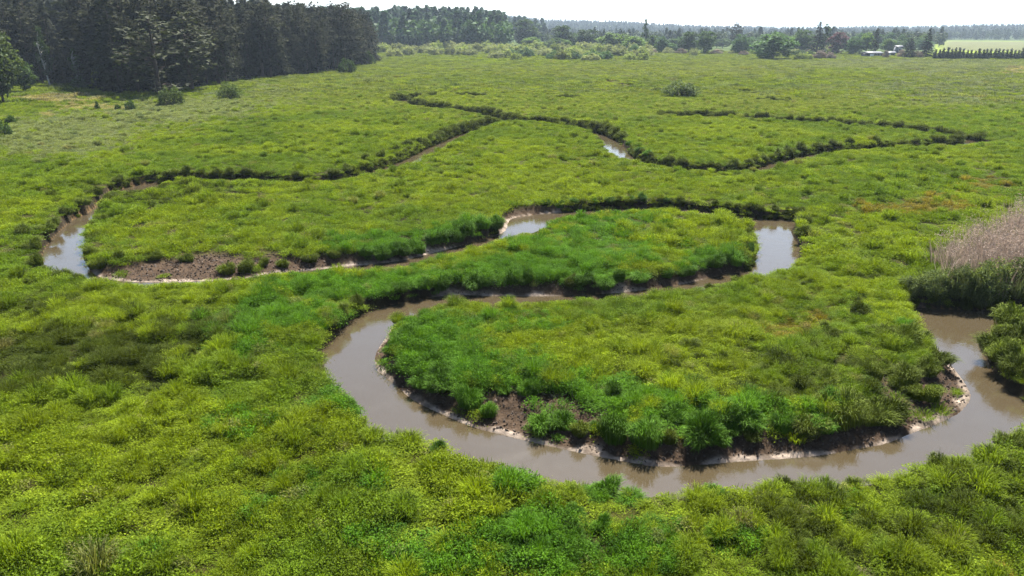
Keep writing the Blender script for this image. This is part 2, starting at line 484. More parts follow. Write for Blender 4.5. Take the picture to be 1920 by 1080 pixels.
# ------------------------------------------------------------------ ground sheet
def build_ground():
    az = np.concatenate([np.linspace(-180, -52, 40)[:-1], np.linspace(-52, -40, 40)[:-1], np.linspace(-40, 40, 620)[:-1], np.linspace(40, 52, 40)[:-1], np.linspace(52, 180, 40)])
    az = np.radians(az)
    r = [3.0]
    while r[-1] < 9: r.append(r[-1] * 1.1)
    while r[-1] < 62: r.append(r[-1] + max(0.10, r[-1] * 0.0042))
    while r[-1] < 190: r.append(r[-1] * 1.0085)
    while r[-1] < 9500: r.append(r[-1] * 1.035)
    r = np.array(r)
    RR, AA = np.meshgrid(r, az, indexing='ij')
    X = (RR * np.sin(AA)).ravel(); Y = (RR * np.cos(AA)).ravel()
    d, wb = river(X, Y)
    Z = ground_z(X, Y, d, wb)
    nr, na = len(r), len(az)
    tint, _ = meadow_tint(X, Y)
    R = np.hypot(X, Y)
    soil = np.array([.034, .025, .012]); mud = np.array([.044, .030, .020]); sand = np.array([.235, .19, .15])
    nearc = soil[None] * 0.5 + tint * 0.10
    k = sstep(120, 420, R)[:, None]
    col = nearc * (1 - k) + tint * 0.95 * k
    nz = fbm(X * 2.3, Y * 2.3, 2)
    kb = sstep(0.05, 0.3, wb)
    wmud = (1 - sstep(wb * .9, wb * 1.5 + .15, d + .4 * (nz - .5))) * kb * (d > -0.5)
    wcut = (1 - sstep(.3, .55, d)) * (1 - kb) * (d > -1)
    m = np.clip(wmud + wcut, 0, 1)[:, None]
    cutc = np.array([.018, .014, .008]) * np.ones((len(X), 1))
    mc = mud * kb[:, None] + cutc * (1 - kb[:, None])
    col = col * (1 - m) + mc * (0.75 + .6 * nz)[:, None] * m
    ns = fbm(X * .7 + 5, Y * .7, 2)
    wd = np.clip((ns - .30) * 1.15, 0, .5) * (.35 + 1.2 * fbm(X * 1.3 + 3, Y * 1.3, 2))
    ws = (kb * sstep(-.10, .0, d) * (1 - sstep(wd * .5, wd + .05, d)) * sstep(.01, .06, wd) * (.45 + .55 * sstep(.3, .6, nz)))[:, None]
    col = col * (1 - ws) + sand * ws
    bed = (d < -.02)[:, None]
    col = np.where(bed & (ws < .1), np.array([.12, .075, .035])[None], col)
    forest = (sstep(600, 760, R) * (1 - sstep(-3, 6, np.degrees(AA).ravel())) + sstep(1150, 1350, R))[:, None].clip(0, 1)
    col = col * (1 - forest) + np.array([.028, .042, .016]) * forest
    mid = (sstep(440, 480, R) * (np.degrees(AA).ravel() < 29.6))[:, None]
    col = col * (1 - mid) + np.array([.045, .066, .018]) * mid
    fld = (sstep(600, 640, R) * (1 - sstep(1100, 1250, R)) * sstep(29.6, 30.6, np.degrees(AA).ravel()))[:, None]
    col = col * (1 - fld) + np.array([.085, .090, .038]) * fld
    verts = np.stack([X, Y, Z], 1)
    i = np.arange(nr - 1)[:, None] * na; j = np.arange(na - 1)[None]
    q = np.stack([i + j, i + na + j, i + na + j + 1, i + j + 1], -1).reshape(-1, 4)[:, ::-1]
    # close the disc under the camera
    c = np.array([[0, 0, float(Z[:na].mean())]])
    ci = len(verts)
    verts = np.vstack([verts, c]); col = np.vstack([col, col[:1]])
    tri = np.array([[ci, k + 1, k] for k in range(na - 1)])
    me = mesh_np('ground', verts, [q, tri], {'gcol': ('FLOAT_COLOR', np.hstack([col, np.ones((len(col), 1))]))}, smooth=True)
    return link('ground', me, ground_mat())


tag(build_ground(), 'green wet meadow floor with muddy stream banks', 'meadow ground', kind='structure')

x0, x1, y0, y1 = -75, 130, 6, 200
wm = mesh_np('water', [(x0, y0, WATER_Z), (x1, y0, WATER_Z), (x1, y1, WATER_Z), (x0, y1, WATER_Z)], np.array([[0, 1, 2, 3]]))
tag(link('water', wm, water_mat()), 'brown murky stream winding in loops through the meadow', 'stream', kind='structure')

# distant faint ridge beyond the woods
def far_ridge():
    az = np.radians(np.linspace(8, 40, 120))
    top = np.interp(np.degrees(az), [8, 20, 23, 26, 29, 32, 40], [10, 45, 125, 140, 120, 60, 30]) + 10 * (fbm(np.degrees(az) * .8, az * 0, 3) - .5)
    rows = [(6200, 0.0), (6600, .55), (7100, 1.0), (8200, .7), (9000, 0.0)]
    v = np.array([(r * math.sin(t), r * math.cos(t), 20 + h * tp) for r, h in rows for t, tp in zip(az, top)])
    n = len(az)
    f = np.array([(k * n + j, k * n + j + 1, (k + 1) * n + j + 1, (k + 1) * n + j) for k in range(len(rows) - 1) for j in range(n - 1)])
    return link('hills', mesh_np('hills', v, f, smooth=True), plain_mat('distant_wooded_hill', (.03, .045, .02), .9, .3, .01))


tag(far_ridge(), 'faint blue wooded ridge far on the horizon', 'hills', kind='structure')

# ------------------------------------------------------------------ plant meshes
def blades(rng, n, R, H, wid, lean, droop=0.35, up=0.25, hvar=0.35, flat=1.0, base_z=0.0, twist=True):
    """n arching tapered blades rooted in a disc of radius R"""
    rr = R * np.sqrt(rng.random(n)); th = rng.random(n) * 2 * np.pi
    bx, by = rr * np.cos(th), rr * np.sin(th)
    oa = th + rng.normal(0, .7, n)
    out = lean * (up + (1 - up) * rr / max(R, 1e-6)) * rng.uniform(.6, 1.3, n)
    h = H * rng.uniform(1 - hvar, 1 + hvar, n) * (1 - 0.25 * (rr / max(R, 1e-6)) * flat)
    ts = np.array([0, .5, .82, 1.0])
    cx = bx[:, None] + (np.cos(oa) * out)[:, None] * ts ** 1.6
    cy = by[:, None] + (np.sin(oa) * out)[:, None] * ts ** 1.6
    cz = base_z + h[:, None] * (ts * (1 + droop) - droop * ts ** 2.2)
    ta = oa + np.pi / 2 + rng.normal(0, .9, n) if twist else oa + np.pi / 2
    wx, wy = np.cos(ta)[:, None], np.sin(ta)[:, None]
    ww = wid * rng.uniform(.7, 1.3, n)[:, None] * np.array([.75, 1.0, .7, 0.0])
    Lf = np.stack([cx - wx * ww / 2, cy - wy * ww / 2, cz], -1); Rt = np.stack([cx + wx * ww / 2, cy + wy * ww / 2, cz], -1)
    v = np.concatenate([Lf[:, :3], Rt[:, :3], Lf[:, 3:4]], 1)  # 7 per blade: L0 L1 L2 R0 R1 R2 tip
    b = (np.arange(n) * 7)[:, None]
    q = np.concatenate([b + np.array([[0, 3, 4, 1]]), b + np.array([[1, 4, 5, 2]])])
    t = b + np.array([[2, 5, 6]])
    va = np.repeat(rng.random(n), 7)
    return v.reshape(-1, 3), q, t, va


def leaves(rng, C, size, flat=0.5, aspect=0.55, svar=.4):
    """pointed leaf-shaped quads at points C"""
    n = len(C)
    nrm = rng.normal(0, 1, (n, 3)); nrm[:, 2] = np.abs(nrm[:, 2]) + flat * 2
    nrm /= np.linalg.norm(nrm, axis=1)[:, None]
    d = rng.normal(0, 1, (n, 3)); d -= (d * nrm).sum(1)[:, None] * nrm
    d /= np.linalg.norm(d, axis=1)[:, None]
    s = np.cross(nrm, d)
    sz = size * rng.uniform(1 - svar, 1 + svar, n)[:, None]
    v = np.stack([C - d * sz * .5, C + s * sz * aspect * .5 + nrm * sz * .08, C + d * sz * .5 - nrm * sz * .1, C - s * sz * aspect * .5 + nrm * sz * .08], 1)
    q = (np.arange(n) * 4)[:, None] + np.array([[0, 1, 2, 3]])
    return v.reshape(-1, 3), q, np.repeat(rng.random(n), 4)


def combine(parts):
    """parts: list of (verts, quads, tris, vary)"""
    V_, Q, T, A, o = [], [], [], [], 0
    for v, q, t, va in parts:
        V_.append(v); A.append(va)
        if q is not None and len(q): Q.append(q + o)
        if t is not None and len(t): T.append(t + o)
        o += len(v)
    fl = []
    if Q: fl.append(np.concatenate(Q))
    if T: fl.append(np.concatenate(T))
    return np.concatenate(V_), fl, np.concatenate(A)


def plant_mesh(name, parts, mat):
    v, f, va = combine(parts)
    me = mesh_np(name, v, f, {'vary': ('FLOAT', va)})
    me.materials.append(mat)
    return me


def scatter(name, protos, P, rot, scl, idx, tint):
    """one object whose points carry a plant each (plants nobody could count)"""
    coll = bpy.data.collections.new(name + '_kinds')
    for k, me in enumerate(protos):
        coll.objects.link(bpy.data.objects.new('%s_kind_%02d' % (name, k), me))
    n = len(P)
    me = mesh_points(name, P, rot, scl, idx, tint)
    o = link(name, me)
    ng = bpy.data.node_groups.new(name + '_nodes', 'GeometryNodeTree')
    ng.interface.new_socket('Geometry', in_out='INPUT', socket_type='NodeSocketGeometry')
    ng.interface.new_socket('Geometry', in_out='OUTPUT', socket_type='NodeSocketGeometry')
    N, L = ng.nodes, ng.links
    gi = N.new('NodeGroupInput'); go = N.new('NodeGroupOutput')
    ci = N.new('GeometryNodeCollectionInfo'); ci.inputs['Collection'].default_value = coll
    ci.inputs['Separate Children'].default_value = True; ci.inputs['Reset Children'].default_value = True
    ip = N.new('GeometryNodeInstanceOnPoints'); ip.inputs['Pick Instance'].default_value = True

    def attr(nm, ty):
        a_ = N.new('GeometryNodeInputNamedAttribute'); a_.data_type = ty; a_.inputs['Name'].default_value = nm
        return a_.outputs[0]
    er = N.new('FunctionNodeEulerToRotation')
    L.new(attr('rot', 'FLOAT_VECTOR'), er.inputs[0])
    L.new(er.outputs[0], ip.inputs['Rotation'])
    L.new(attr('scl', 'FLOAT_VECTOR'), ip.inputs['Scale'])
    L.new(attr('idx', 'INT'), ip.inputs['Instance Index'])
    L.new(gi.outputs[0], ip.inputs['Points'])
    L.new(ci.outputs[0], ip.inputs['Instance'])
    L.new(ip.outputs[0], go.inputs[0])
    md = o.modifiers.new('scatter', 'NODES'); md.node_group = ng
    return o


def mesh_points(name, P, rot, scl, idx, tint):
    me = bpy.data.meshes.new(name)
    me.vertices.add(len(P))
    me.vertices.foreach_set('co', np.asarray(P, np.float32).ravel())
    for k, typ, dat, key in (('rot', 'FLOAT_VECTOR', rot, 'vector'), ('scl', 'FLOAT_VECTOR', scl, 'vector'), ('idx', 'INT', idx, 'value'),
                             ('tint', 'FLOAT_COLOR', np.hstack([tint, np.ones((len(P), 1))]), 'color')):
        at = me.attributes.new(k, typ, 'POINT')
        at.data.foreach_set(key, np.asarray(dat, np.int32 if typ == 'INT' else np.float32).ravel())
    return me


def jgrid(cell, r0, r1, azmax=41.0):
    """jittered points on the meadow between two distances, inside the view and a little to its sides"""
    xs = np.arange(-r1, r1, cell); ys = np.arange(max(0, r0 * .55), r1, cell)
    X, Y = np.meshgrid(xs, ys)
    X = X.ravel() + RNG.uniform(-.55, .55, X.size) * cell; Y = Y.ravel() + RNG.uniform(-.55, .55, Y.size) * cell
    r = np.hypot(X, Y); az = np.degrees(np.arctan2(X, Y))
    m = (r > r0) & (r < r1) & (np.abs(az) < azmax)
    return X[m], Y[m]


G_MAT = leaf_mat('meadow_plants', instancer=True, transl=0.42, spread=0.40)

rng = np.random.default_rng(21)
near_k = []
for k in range(4):       # short fine meadow grass
    near_k.append(plant_mesh('meadow_grass', [blades(rng, 130, .24, .24, .013, .20, droop=.8, up=.4)], G_MAT))
for k in range(4):       # leafy herbs
    n = 280
    C = np.stack([rng.normal(0, .17, n), rng.normal(0, .17, n), np.zeros(n)], 1)
    C[:, 2] = .31 * (1 - (C[:, 0] ** 2 + C[:, 1] ** 2) / .26).clip(.08, 1) * rng.uniform(.3, 1.08, n)
    lv, lq, lva = leaves(rng, C, .056, flat=.6)
    near_k.append(plant_mesh('meadow_herb', [(lv, lq, None, lva), blades(rng, 18, .2, .36, .012, .2)], G_MAT))
for k in range(3):       # sedge hummock
    near_k.append(plant_mesh('meadow_sedge', [blades(rng, 300, .24, .40, .013, .30, droop=1.4, up=.35)], G_MAT))
mid_k = []
for k in range(4):
    n = 150
    C = np.stack([rng.normal(0, .26, n), rng.normal(0, .26, n), np.zeros(n)], 1)
    C[:, 2] = .27 * (1 - (C[:, 0] ** 2 + C[:, 1] ** 2) / .62).clip(.06, 1) * rng.uniform(.35, 1.1, n)
    lv, lq, lva = leaves(rng, C, .095, flat=.5)
    mid_k.append(plant_mesh('meadow_patch', [blades(rng, 70, .36, .30, .024, .24, droop=.9, up=.4), (lv, lq, None, lva)], G_MAT))
for k in range(2):
    mid_k.append(plant_mesh('meadow_sedge_patch', [blades(rng, 240, .28, .42, .024, .32, droop=1.4, up=.35)], G_MAT))
far_k = []
for k in range(4):
    far_k.append(plant_mesh('meadow_far_patch', [blades(rng, 220, 1.5, .40, .11, .5, droop=.8, up=.6)], G_MAT))


def place(name, protos, X, Y, cell, kinds, base_scale, label, edge=.16, gap=0.0, dim=1.0, rough=1.0):
    d, wb = river(X, Y)
    n1 = fbm(X * .9, Y * .9, 2); n2 = fbm(X * .28 + 7, Y * .28, 3)
    d2, _ = river(X, Y + .25)
    far_side = d2 > d          # the bank beyond the water, seen face on: plants hang over it
    kb = sstep(.05, .3, wb)
    lim = np.where(kb > .5, wb * (.75 + .9 * n1) + .12, np.where(far_side, .06, edge) + .12 * n1)
    keep = (d > lim) & (RNG.random(len(X)) > gap * (1 - sstep(.34, .48, .5 * n1 + .5 * fbm(X * 2.1 + 9, Y * 2.1, 2))))
    # a few plants on the bare bars
    keep |= (d > .35) & (kb > .5) & (RNG.random(len(X)) < .06)
    X, Y, d, n1, n2 = X[keep], Y[keep], d[keep], n1[keep], n2[keep]
    z = ground_z(X, Y)
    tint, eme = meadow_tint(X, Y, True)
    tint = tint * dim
    n = len(X)
    px, py = w2px(X, Y)
    idx = kinds(px, py, eme, n1, n2)
    zone = sstep(.40, .62, fbm(X * .07 + 31, Y * .07, 2))          # smooth and rough stretches of meadow
    hum = (1 + rough * (.35 + .65 * zone) * (-.40 + .95 * sstep(.35, .66, n1))) * RNG.uniform(.75, 1.25, n) * (1 + .25 * eme)
    hum = np.minimum(hum, 1.45)
    s = base_scale * RNG.uniform(.8, 1.2, n) * (.85 + .3 * sstep(.3, .7, n2))
    low = .62 + .38 * sstep(.1, 1.0, d)
    scl = np.stack([s, s, s * hum * low], 1)
    rot = np.stack([RNG.normal(0, .10, n), RNG.normal(0, .10, n), RNG.uniform(0, 6.283, n)], 1)
    o = scatter(name, protos, np.stack([X, Y, z - .02], 1), rot, scl, idx, tint)
    tag(o, label, 'grass', kind='stuff')
    print(name, n)
    return o


def near_kinds(px, py, eme, n1, n2):
    n = len(px)
    u = RNG.random(n)
    g = RNG.integers(0, 4, n)
    idx = np.where(u < .30, g, 4 + g)
    idx = np.where((eme > .4) & (u > .25), 4 + g, idx)
    dark = (1 - sstep(.6, 1.2, np.hypot((px - 150) / 330, (py - 640) / 110))) + (1 - sstep(.6, 1.2, np.hypot((px - 1640) / 420, (py - 980) / 130))) + .8 * (1 - sstep(.5, 1.2, np.hypot((px - 1450) / 330, (py - 680) / 130)))
    sed = (RNG.random(n) < .04 + .30 * dark.clip(0, 1) * sstep(.42, .6, n1))
    return np.where(sed, 8 + RNG.integers(0, 3, n), idx)


def mid_kinds(px, py, eme, n1, n2):
    n = len(px)
    return np.where(RNG.random(n) < .03 + .08 * sstep(.5, .65, n1), 4 + RNG.integers(0, 2, n), RNG.integers(0, 4, n))


def far_kinds(px, py, eme, n1, n2):
    return RNG.integers(0, 4, len(px))


X, Y = jgrid(.27, 7.5, 44, 56)
place('meadow_grass', near_k, X, Y, .27, near_kinds, 1.06, 'bright green meadow grass and herbs around the near stream loops', gap=.62, rough=1.2)
X, Y = jgrid(.50, 43.5, 165)
place('middle_meadow_grass', mid_k, X, Y, .60, mid_kinds, 1.0, 'yellow green rough grass across the middle of the meadow', edge=.34, gap=.85, rough=1.0)
X, Y = jgrid(2.0, 160, 520, 39)
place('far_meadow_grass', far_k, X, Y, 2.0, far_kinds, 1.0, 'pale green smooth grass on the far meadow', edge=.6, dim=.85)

# ------------------------------------------------------------------ big sedge tussocks: each one an object
T_MAT = leaf_mat('tussock_sedge', (.050, .112, .007), transl=.13, spread=.45, objvar=.30)
T_MAT2 = leaf_mat('tussock_olive_sedge', (.068, .092, .009), transl=.15, spread=.40, objvar=.28)
tmesh = []
for mt in (T_MAT, T_MAT2):
    for k in range(6):
        r_ = np.random.default_rng(300 + k)
        core = blades(r_, 460, .36, .56, .015, .22, droop=1.4, up=.40, hvar=.28)
        skirt = blades(r_, 460, .42, .46, .015, .26, droop=1.8, up=.8, hvar=.3)
        top = blades(r_, 40, .3, .70, .011, .24, droop=.8)
        ph = r_.random(4) * 6.283; lean = r_.normal(0, .10, 2)
        for pc in (core, skirt, top):      # uneven, wind-leaned outline
            v = pc[0]; th = np.arctan2(v[:, 1], v[:, 0]); z = v[:, 2].copy()
            v[:, 2] *= 1 + .20 * np.sin(th + ph[0]) + .14 * np.sin(2 * th + ph[1]) + .10 * np.sin(5 * th + ph[2])
            rr = 1 + .16 * np.sin(2 * th + ph[3]) + .10 * np.sin(3 * th + ph[0])
            v[:, 0] = v[:, 0] * rr + lean[0] * z; v[:, 1] = v[:, 1] * rr + lean[1] * z
        tmesh.append(plant_mesh('sedge_tussock', [core, skirt, top], mt))

# (photo x, photo y of the foot, photo width, olive?)
TUSS = [(738, 655, 38, 0), (770, 632, 46, 0), (745, 695, 36, 0), (808, 733, 92, 0), (772, 722, 42, 0), (860, 762, 62, 0), (915, 765, 42, 0), (840, 605, 40, 0), (1000, 792, 62, 0), (1052, 788, 50, 0), (945, 735, 40, 0),
        (1112, 826, 98, 0), (1058, 818, 40, 1), (1208, 836, 88, 0), (1180, 848, 38, 1), (1290, 864, 98, 0), (1232, 858, 40, 1), (1345, 855, 54, 0), (1392, 800, 62, 0), (1412, 862, 40, 1), (1350, 800, 60, 0), (1270, 790, 52, 0),
        (1470, 805, 50, 0), (1520, 850, 62, 1), (1602, 836, 78, 1), (1556, 815, 54, 0), (1650, 830, 52, 1), (1682, 800, 56, 1), (1640, 778, 58, 1), (1560, 775, 48, 0), (1735, 738, 56, 1), (1702, 712, 50, 1), (1628, 715, 44, 1),
        (1740, 700, 40, 1), (1690, 650, 54, 1), (1650, 640, 50, 1), (1720, 655, 36, 1), (1545, 730, 42, 1), (1440, 715, 40, 1), (1500, 735, 42, 1), (1250, 740, 44, 0), (1150, 745, 46, 0), (1080, 738, 44, 0), (1000, 735, 42, 0),
        (900, 715, 44, 0), (1010, 600, 36, 1), (1380, 605, 34, 1), (1290, 660, 36, 1), (1180, 690, 40, 1), (1350, 690, 38, 1), (1420, 640, 36, 1), (1510, 670, 36, 1), (1560, 640, 34, 1), (1610, 600, 36, 1),
        (1380, 497, 40, 0), (1345, 505, 34, 0), (1405, 478, 30, 0), (1300, 520, 34, 0), (1260, 527, 30, 0), (1205, 534, 36, 0), (1165, 538, 34, 0), (1120, 545, 40, 0), (1085, 545, 40, 0), (1030, 547, 32, 1), (985, 545, 34, 0), (945, 543, 40, 0),
        (905, 543, 40, 0), (865, 541, 44, 0), (825, 547, 36, 0), (785, 553, 34, 0), (745, 560, 34, 0), (715, 567, 30, 0), (680, 583, 30, 1), (655, 597, 30, 1), (630, 618, 30, 1), (608, 640, 28, 1),
        (910, 440, 40, 0), (935, 432, 36, 0), (880, 448, 38, 0), (850, 455, 42, 0), (820, 462, 40, 0), (790, 470, 36, 0), (755, 478, 38, 0), (725, 483, 34, 0), (690, 487, 34, 0), (655, 490, 34, 0), (620, 492, 30, 1), (570, 497, 30, 1),
        (520, 500, 30, 1), (495, 492, 28, 1), (440, 515, 50, 1), (415, 512, 34, 1), (350, 488, 26, 1), (290, 487, 24, 1), (215, 490, 30, 1), (185, 497, 28, 1), (172, 478, 24, 1), (175, 450, 22, 1), (190, 420, 20, 1),
        (1045, 391, 18, 0), (1015, 395, 16, 0), (1075, 387, 20, 0), (1112, 384, 16, 0), (1140, 383, 20, 0), (1178, 382, 17, 0), (1200, 380, 19, 0), (1241, 381, 16, 0), (1275, 382, 19, 1), (1322, 388, 16, 1), (1350, 393, 18, 1), (1412, 400, 17, 1), (1450, 403, 16, 1),
        (1500, 445, 26, 1), (1505, 425, 24, 1), (90, 440, 26, 1), (110, 425, 24, 1), (135, 405, 22, 1), (160, 390, 22, 1), (185, 370, 22, 1), (65, 470, 28, 1), (70, 500, 28, 1), (135, 520, 28, 1), (165, 530, 26, 1), (45, 445, 26, 1),
        (1840, 655, 50, 1), (1872, 680, 60, 1), (1905, 705, 70, 1), (1880, 640, 54, 1), (1915, 650, 60, 1), (1900, 615, 50, 1), (665, 770, 46, 0), (705, 805, 32, 1), (845, 850, 30, 0), (1180, 912, 50, 0),
        (1480, 905, 44, 1), (1545, 905, 34, 1), (1590, 902, 36, 1), (1350, 930, 44, 0), (1760, 870, 44, 1), (1830, 860, 48, 1), (1880, 840, 50, 1),
        (690, 303, 18, 1), (715, 297, 18, 1), (740, 288, 18, 1), (765, 279, 17, 1), (790, 270, 17, 1), (815, 262, 17, 1), (840, 253, 16, 1), (865, 244, 16, 1), (890, 238, 15, 1), (915, 231, 15, 1), (650, 322, 18, 1), (625, 330, 18, 1),
        (1190, 288, 17, 0), (1207, 295, 16, 0), (1180, 275, 15, 0), (1235, 305, 16, 1), (1265, 311, 16, 1), (1170, 262, 14, 1), (1150, 250, 14, 1), (1380, 315, 16, 1), (1405, 311, 16, 1), (1432, 303, 16, 1), (1458, 295, 16, 1), (1480, 290, 16, 1), (1505, 285, 16, 1), (1530, 280, 15, 1), (1560, 276, 15, 1), (1595, 273, 15, 1), (1640, 270, 15, 1),
        (250, 346, 18, 1), (285, 340, 18, 1), (320, 334, 18, 1), (350, 330, 18, 1), (400, 331, 18, 1), (430, 331, 18, 1), (465, 331, 18, 1), (500, 333, 18, 1), (540, 336, 18, 1)]
tr = random.Random(5)
# more of them where the sedge stands thickest
for k in range(24):
    t = k / 23
    x_ = 760 + 1010 * t + tr.uniform(-14, 14)
    y_ = np.interp(x_, [740, 800, 860, 950, 1050, 1200, 1300, 1450, 1600, 1700, 1800], [660, 715, 745, 768, 795, 815, 822, 815, 800, 775, 720]) - tr.uniform(0, 46)
    if 860 < x_ < 1060 or x_ > 1690: y_ -= 36
    TUSS.append((x_, y_, tr.uniform(26, 50), 0 if x_ < 1420 else 1))
for (cx, cy, rx, ry, n, ol) in ((160, 650, 210, 70, 34, 1), (330, 600, 120, 45, 12, 1), (1640, 985, 260, 75, 26, 1), (1450, 690, 250, 80, 26, 1), (1500, 550, 220, 40, 14, 1), (1030, 1010, 120, 50, 10, 0), (1800, 940, 110, 60, 10, 1), (80, 560, 90, 40, 8, 1)):
    for _ in range(n):
        t, q = tr.random() * 6.283, math.sqrt(tr.random())
        x_, y_ = cx + rx * q * math.cos(t), cy + ry * q * math.sin(t)
        TUSS.append((x_, y_, tr.uniform(.024, .045) * (y_ - 10), ol))


def t_where(x, y, w):
    """what a viewer would say about where a tussock stands"""
    if 690 < x < 1830 and 580 < y < 872:
        if y > 720 and x < 1420 and w >= 40 : return 'big'
        if y > 690: return 'near'
        return 'top'
    if y > 800: return 'fore'
    if 1815 < x: return 'right'
    if x < 560 and y > 540: return 'dark'
    if x < 230 and y < 540: return 'left'
    if 600 < x < 1420 and 470 < y < 620: return 'second'
    if y < 350: return 'farther'
    if 350 <= y < 410: return 'cut'
    return 'other'


def ordinal(n):
    ones = ['', 'first', 'second', 'third', 'fourth', 'fifth', 'sixth', 'seventh', 'eighth', 'ninth', 'tenth', 'eleventh', 'twelfth', 'thirteenth', 'fourteenth', 'fifteenth', 'sixteenth', 'seventeenth', 'eighteenth', 'nineteenth']
    tens = ['', '', 'twent', 'thirt', 'fort', 'fift', 'sixt', 'sevent', 'eight', 'ninet']
    if n < 20: return ones[n]
    return tens[n // 10] + ('ieth' if n % 10 == 0 else 'y-' + ones[n % 10])


T_LABEL = {'big': '# big sedge tussock from the left along the near muddy bar',
           'near': '# rounded sedge tussock from the left on the rim inside the near stream loop',
           'top': '# small sedge tussock from the left on the grassy top of the near loop',
           'fore': '# sedge tussock from the left in the meadow before the near stream loop',
           'right': '# sedge tussock from the left on the spit beside the reed pool',
           'dark': '# dark olive sedge tussock from the left in the dark patch of rough meadow',
           'left': '# low sedge tussock from the left on the banks of the far-left bend pool',
           'second': '# green sedge tussock from the left along the second stream reach',
           'farther': '# tiny sedge tussock from the left lining the far winding channel',
           'cut': '# sedge tussock from the left hanging over the tall dark cut bank',
           'other': '# green sedge tussock from the left between the middle stream reaches'}
byarea = {k_: sorted(t for t in TUSS if t_where(t[0], t[1], t[2]) == k_) for k_ in T_LABEL}
for i, (x_, y_, w_, ol) in enumerate(TUSS):
    gx, gy = px2w(x_, y_, -0.15)
    d_, wb_ = river([gx], [gy])
    if d_[0] < (.8 if wb_[0] > .45 else (.5 if wb_[0] > .3 else .25)):      # keep the foot on land
        gx2, gy2 = px2w(x_, y_, -0.15)
        best = None
        ca = [(rr, gx + rr * math.cos(aa), gy + rr * math.sin(aa)) for rr in (.2, .4, .6, .9, 1.2, 1.6) for aa in np.linspace(0, 2 * np.pi, 24, endpoint=False)]
        dd, dw = river([c_[1] for c_ in ca], [c_[2] for c_ in ca])
        for c_, q_, w2_ in zip(ca, dd, dw):
            if q_ > (.85 if w2_ > .45 else (.5 if w2_ > .3 else .3)):
                best = c_; break
        if best is None: continue
        gx, gy = best[1], best[2]
    gz = float(ground_z([gx], [gy])[0])
    dist = math.sqrt(gx * gx + gy * gy + CAM_H ** 2)
    width = w_ * dist / FPX
    s = min(1.3, max(.38, width / 1.12)) * (1.2 if y_ < 350 else 1.0)
    o = link('sedge_tussock', tmesh[(6 if ol else 0) + tr.randrange(6)])
    o.location = (gx, gy, gz - .04)
    o.rotation_euler = (tr.gauss(0, .13), tr.gauss(0, .13), tr.random() * 6.283)
    o.scale = (s * tr.uniform(.8, 1.25), s * tr.uniform(.8, 1.25), s * tr.uniform(.75, 1.15))
    wh = t_where(x_, y_, w_)
    k_ = ordinal(byarea[wh].index((x_, y_, w_, ol)) + 1)
    lab = T_LABEL[wh].replace('#', k_)
    tag(o, lab, 'tussock', 'sedge tussocks on the meadow: ' + wh)

# ------------------------------------------------------------------ dark sedge fringe along the far channels
X, Y = jgrid(.24, 40, 175)
d, wb = river(X, Y)
m = (d > -.04) & (d < .24 + .50 * fbm(X * .45, Y * .45, 2) ** 1.5)
X, Y, d = X[m], Y[m], d[m]
d2, _ = river(X, Y + .3)
m = (d2 > d + .01) & (wb[m] < .2) & ((Y > 48) | (X > 14)) & (RNG.random(len(X)) < .9)
X, Y = X[m], Y[m]
n = len(X)
s = RNG.uniform(.38, .85, n) * np.where(Y > 70, 1.05, .85)
s = s * np.where(Y > 90, 1.6, 1.0)
tint = np.array([.052, .070, .007]) * RNG.uniform(.6, 1.3, (n, 1))
o = scatter('bank_sedge', mid_k[4:], np.stack([X, Y, ground_z(X, Y) - .03], 1), np.stack([RNG.normal(0, .12, n), RNG.normal(0, .12, n), RNG.uniform(0, 6.28, n)], 1), np.stack([s, s, s * RNG.uniform(.8, 1.5, n)], 1), RNG.integers(0, 2, n), tint)
tag(o, 'dark sedge fringe along the far winding channels', 'sedge', kind='stuff')
print('bank sedge', n)

# ------------------------------------------------------------------ mud clods on the bare bars
clod = []
for k in range(3):
    bm = bmesh.new()
    bmesh.ops.create_icosphere(bm, subdivisions=1, radius=1)
    cr_ = random.Random(40 + k)
    for v in bm.verts:
        v.co *= cr_.uniform(.6, 1.2); v.co.z *= .6
    me = bpy.data.meshes.new('mud_clod'); bm.to_mesh(me); bm.free()
    m_, nt_, out_ = (lambda t: t)(new_mat('mud_clod_%d' % k))
    at_ = nt_.nodes.new('ShaderNodeAttribute'); at_.attribute_type = 'INSTANCER'; at_.attribute_name = 'tint'
    pb_ = nt_.nodes.new('ShaderNodeBsdfPrincipled'); pb_.inputs['Roughness'].default_value = .85
    nt_.links.new(at_.outputs['Color'], pb_.inputs['Base Color']); nt_.links.new(pb_.outputs[0], out_.inputs[0])
    me.materials.append(m_)
    clod.append(me)
X, Y = jgrid(.12, 12, 46)
d, wb = river(X, Y)
n1 = fbm(X * .8, Y * .8, 2)
m = (wb > .12) & (d > .12) & (d < wb * 1.35 + .2) & (RNG.random(len(X)) < .75)
X, Y, d = X[m], Y[m], d[m]
n = len(X)
s = .022 + .07 * RNG.random(n) ** 2.2
tint = np.array([.053, .036, .024]) * RNG.uniform(.55, 1.35, n)[:, None]
o = scatter('mud_clods', clod, np.stack([X, Y, ground_z(X, Y) + .01], 1), RNG.uniform(0, 6.28, (n, 3)), np.stack([s, s * RNG.uniform(.7, 1.4, n), s * .55], 1), RNG.integers(0, 3, n), tint)
tag(o, 'brown trampled mud clods on the bare inner banks', 'mud', kind='stuff')
print('clods', n)

